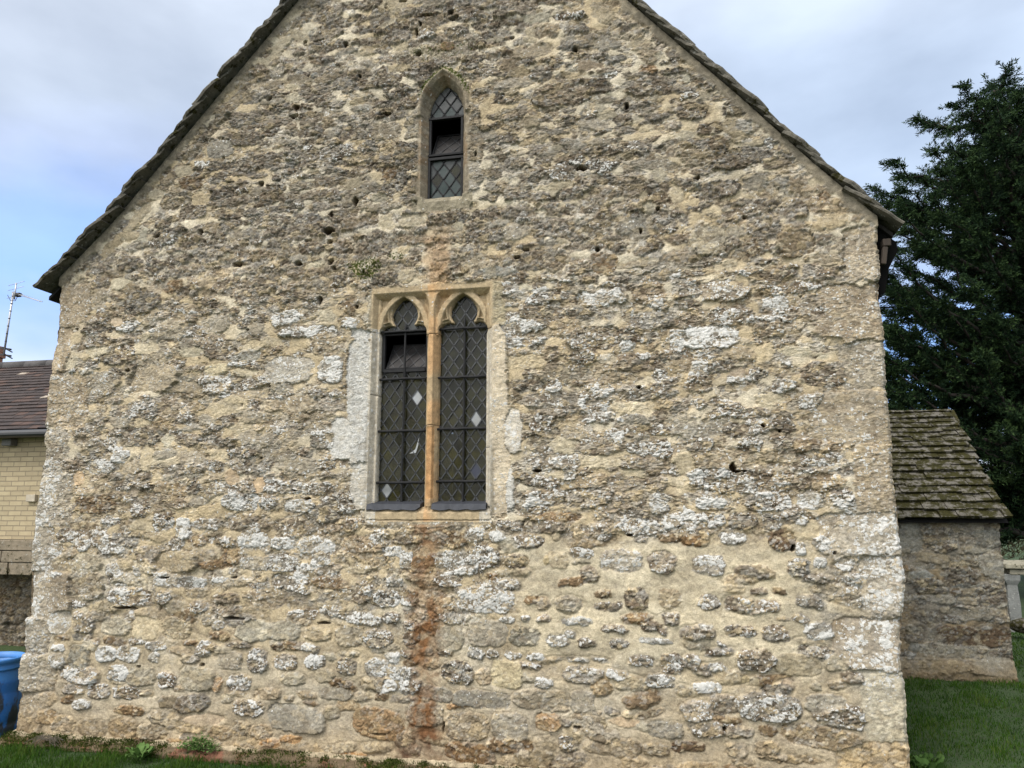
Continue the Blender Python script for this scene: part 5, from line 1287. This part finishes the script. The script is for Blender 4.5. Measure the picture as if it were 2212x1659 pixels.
# ------------------------------------------------------------------ yew tree, hedge, table tomb
M_yew = leaf_mat("yew_needles", (.004, .011, .006), (.011, .026, .011), (.042, .072, .024), .6, .14)
M_bark = simple("yew_bark", (.032, .025, .020), (.018, .014, .012), 20, .9, .01, 40, stretch=(1, 1, .3))
TY = 10.6; TX = at(2245, 900, TY)[0]
yew = tag(empty("yew_tree", (TX, TY, .2)), "dark spreading yew tree rising behind the mossy porch", "tree")
ry = np.random.default_rng(42); wood = MB(); LP, LN, LT = [], [], []
wood.tube([(TX, TY, .0), (TX + .1, TY, 2.0), (TX, TY + .1, 4.5), (TX + .1, TY, 7.5), (TX + .15, TY, 9.8)], .42, 12, r2=.06)
tips = []
for (tx, ty_) in ((1874, 436), (1886, 408), (1900, 470), (1905, 425), (1930, 350), (1950, 380), (1984, 256), (1996, 268), (2020, 330), (2062, 226), (2085, 188), (2075, 250), (2110, 215), (2140, 190), (2172, 150), (2190, 200), (2212, 190), (2240, 160),
                  (1985, 470), (1990, 540), (2030, 420), (2080, 330), (2130, 280), (2180, 300)):
    tips.append(at(tx, ty_, TY + ry.uniform(-1.8, 1.2)))
for k in range(150):
    tx = ry.uniform(1885, 2290); y0 = max(430 - (tx - 1870) * .93, 165); tips.append(at(tx, ry.uniform(y0 + 25, 1065), TY + ry.uniform(-2.6, 2.2)))
for k in range(46):
    tx, ty_ = ry.uniform(1872, 1975), ry.uniform(470, 960)
    if 505 < ty_ < 610 and tx < 1965: continue
    tips.append(at(tx, ty_, TY + ry.uniform(-2.2, 1.5)))
for k in range(40):
    h = ry.uniform(2.1, 9.3); R_ = 4.3 * math.sqrt(max(.05, 1 - ((h - 4.6) / 6) ** 2)) * ry.uniform(.55, 1.0); a_ = ry.uniform(-1.5, 1.8)
    tips.append(np.array([TX + R_ * math.cos(a_), TY + R_ * math.sin(a_) * .95, h]))
gap = at(1928, 565, TY - 1.0)
for tip in tips:
    tip = np.array(tip); hor = math.hypot(tip[0] - TX, tip[1] - TY); st_ = np.array([TX, TY, max(1.2, tip[2] - hor * ry.uniform(.05, .5) - .3)])
    n = 14; path = []
    for i in range(n + 1):
        f = i / n; q = st_ + (tip - st_) * f; q[2] += -.12 * hor * math.sin(f * math.pi) * .6; q += ry.normal(0, .035, 3) * (0 < i < n); path.append(q)
    wood.tube(path, max(.02, .013 * hor + .02), 6, r2=.008)
    L = hor + abs(tip[2] - st_[2])
    for i in range(int(18 + 13 * L)):
        f = 1 - ry.random() ** 1.5 * .85; k = f * n; i0 = min(int(k), n - 1); q = path[i0] + (path[i0 + 1] - path[i0]) * (k - i0); d = path[i0 + 1] - path[i0]; d /= np.linalg.norm(d)
        sd_ = ry.normal(0, 1, 3); sd_ -= d * sd_.dot(d); sd_ /= np.linalg.norm(sd_); sd_[2] *= .45; td = d * ry.uniform(.5, 1.1) + sd_ * ry.uniform(.3, .9); td /= np.linalg.norm(td)
        tl = ry.uniform(.18, .60) * (1.15 - .6 * f); m_ = int(14 + tl * 95)
        u = ry.random(m_); dr = -.34 * tl * u * u
        P = q + td * (tl * u)[:, None] + np.stack([0 * u, 0 * u, dr], -1) + ry.normal(0, .011, (m_, 3)) * (1 + 1.6 * (1 - u))[:, None]
        nd = td + np.array([0, 0, -.25]) + ry.normal(0, .55, (m_, 3)); nd /= np.linalg.norm(nd, axis=1)[:, None]
        LP.append(P); LN.append(nd); LT.append(np.clip(.30 + .35 * u + ry.normal(0, .18, m_) + .25 * (f - .6) + .15 * ry.normal(), 0, 1))
LP = np.concatenate(LP); LN = np.concatenate(LN); LT = np.concatenate(LT)
k = np.hypot((LP[:, 0] - gap[0]) / .24, (LP[:, 2] - gap[2]) / .22) > 1; LP, LN, LT = LP[k], LN[k], LT[k]
n = len(LP); up = ry.normal(0, 1, (n, 3)); sd_ = np.cross(LN, up); sd_ /= np.linalg.norm(sd_, axis=1)[:, None]
ln = ry.uniform(.045, .10, n)[:, None]; wd_ = ry.uniform(.0065, .012, n)[:, None]
Vv = np.stack([LP - sd_ * wd_ * .6, LP + LN * ln * .5 - sd_ * wd_, LP + LN * ln, LP + LN * ln * .5 + sd_ * wd_], 1)
me = np_mesh("foliage", Vv.reshape(-1, 3), np.arange(n * 4).reshape(-1, 4), False, {'alb': np.repeat(np.repeat(LT, 4)[:, None], 3, 1)})
link("crown", me, M_yew, yew); wood.build("trunk", M_bark, yew, True)
print("yew leaves", n)

# pale winter hedge behind
HDY = 15.0; rhd = np.random.default_rng(77); h0 = at(2120, 1075, HDY)
n = 42000; x = rhd.uniform(h0[0] - 3, h0[0] + 9, n); y = HDY + rhd.uniform(-.5, .7, n); zt = h0[2] + .25 + .25 * perlin(x * .8, x * 0, 33) + .12 * perlin(x * 3, x * 0, 34); z = zt * np.sqrt(rhd.random(n)) + .1
Pd = np.stack([x, y, z], -1); d = rhd.normal(0, 1, (n, 3)); d[:, 2] = np.abs(d[:, 2]) * 1.3; d /= np.linalg.norm(d, axis=1)[:, None]; s_ = np.cross(d, rhd.normal(0, 1, (n, 3))); s_ /= np.linalg.norm(s_, axis=1)[:, None]
ln = rhd.uniform(.06, .22, n)[:, None]; wd_ = rhd.uniform(.006, .022, n)[:, None]
Vv = np.stack([Pd - s_ * wd_ * .5, Pd + d * ln * .5 - s_ * wd_, Pd + d * ln, Pd + d * ln * .5 + s_ * wd_], 1); tn = np.clip(rhd.normal(.5, .22, n), 0, 1)
me = np_mesh("hedge", Vv.reshape(-1, 3), np.arange(n * 4).reshape(-1, 4), False, {'alb': np.repeat(np.repeat(tn, 4)[:, None], 3, 1)})
tag(link("hedge", me, leaf_mat("winter_twigs", (.10, .085, .045), (.17, .145, .085), (.25, .22, .14), .9, .1)), "pale brown winter hedge behind the table tomb", "hedge")

M_tomb = slate_mat("tomb_limestone", (.27, .25, .19), (.17, .155, .12), .15, .3)
TYB = 6.2; q = at(2176, 1228, TYB)
tomb = tag(empty("table_tomb", (q[0] + .8, TYB + .4, .1)), "table tomb with a thick pale slab on shaped stone legs beyond the porch", "tomb")
t0, t1 = at(2176, 1217, TYB)[2], at(2176, 1241, TYB)[2]
b = MB(); b.box((q[0] + .95, TYB + .45, (t0 + t1) / 2 + .035), (1.95, .95, (t0 - t1) * .45)); b.box((q[0] + .96, TYB + .45, t1 + .03), (1.86, .86, .07)); b.build("slab", M_tomb, tomb, bevel=.012)
for k, (lx, ly) in enumerate(((.06, .10), (1.75, .10), (.06, .80), (1.75, .80))):
    b = MB(); g0 = .06; hh_ = t1 - g0; prof = [(.105, 0), (.105, .12), (.065, .17), (.075, .5), (.062, .82), (.095, .90), (.10, 1.0)]
    vs = []; 
    for (r0, f) in prof:
        for sx_, sy_2 in ((-1, -1), (1, -1), (1, 1), (-1, 1)): vs.append((q[0] + lx + sx_ * r0, TYB + ly + sy_2 * r0 * .7, g0 + hh_ * f))
    fs = [(i * 4 + j, i * 4 + (j + 1) % 4, (i + 1) * 4 + (j + 1) % 4, (i + 1) * 4 + j) for i in range(len(prof) - 1) for j in range(4)] + [(3, 2, 1, 0), tuple(len(vs) - 4 + j for j in range(4))]
    b.add(vs, fs); b.build("leg", slate_mat("tomb_leg_stone", (.17, .175, .165), (.10, .10, .095), .0, .1), tomb, bevel=.006)
b = MB(); b.box((q[0] + .95, TYB + .5, .09), (1.9, .9, .14), jit=.01); b.build("base_slab", M_slate_moss, tomb, bevel=.01)
bm = bmesh.new(); bmesh.ops.create_icosphere(bm, subdivisions=3, radius=.13)
q = at(2204, 1352, 5.6)
for v in bm.verts: v.co = Vector((v.co.x * 1.5, v.co.y, v.co.z * .7)) * (1 + .25 * float(perlin(np.array(v.co.x * 9 + v.co.z * 5), np.array(v.co.y * 9 - v.co.z * 7), 3)))
me = bpy.data.meshes.new("mossy_stone"); bm.to_mesh(me); bm.free(); o = link("mossy_stone", me, M_slate_moss); o.location = (q[0] + .05, 5.6, q[2])
tag(o, "rounded mossy stone lying in the grass in front of the table tomb", "stone")
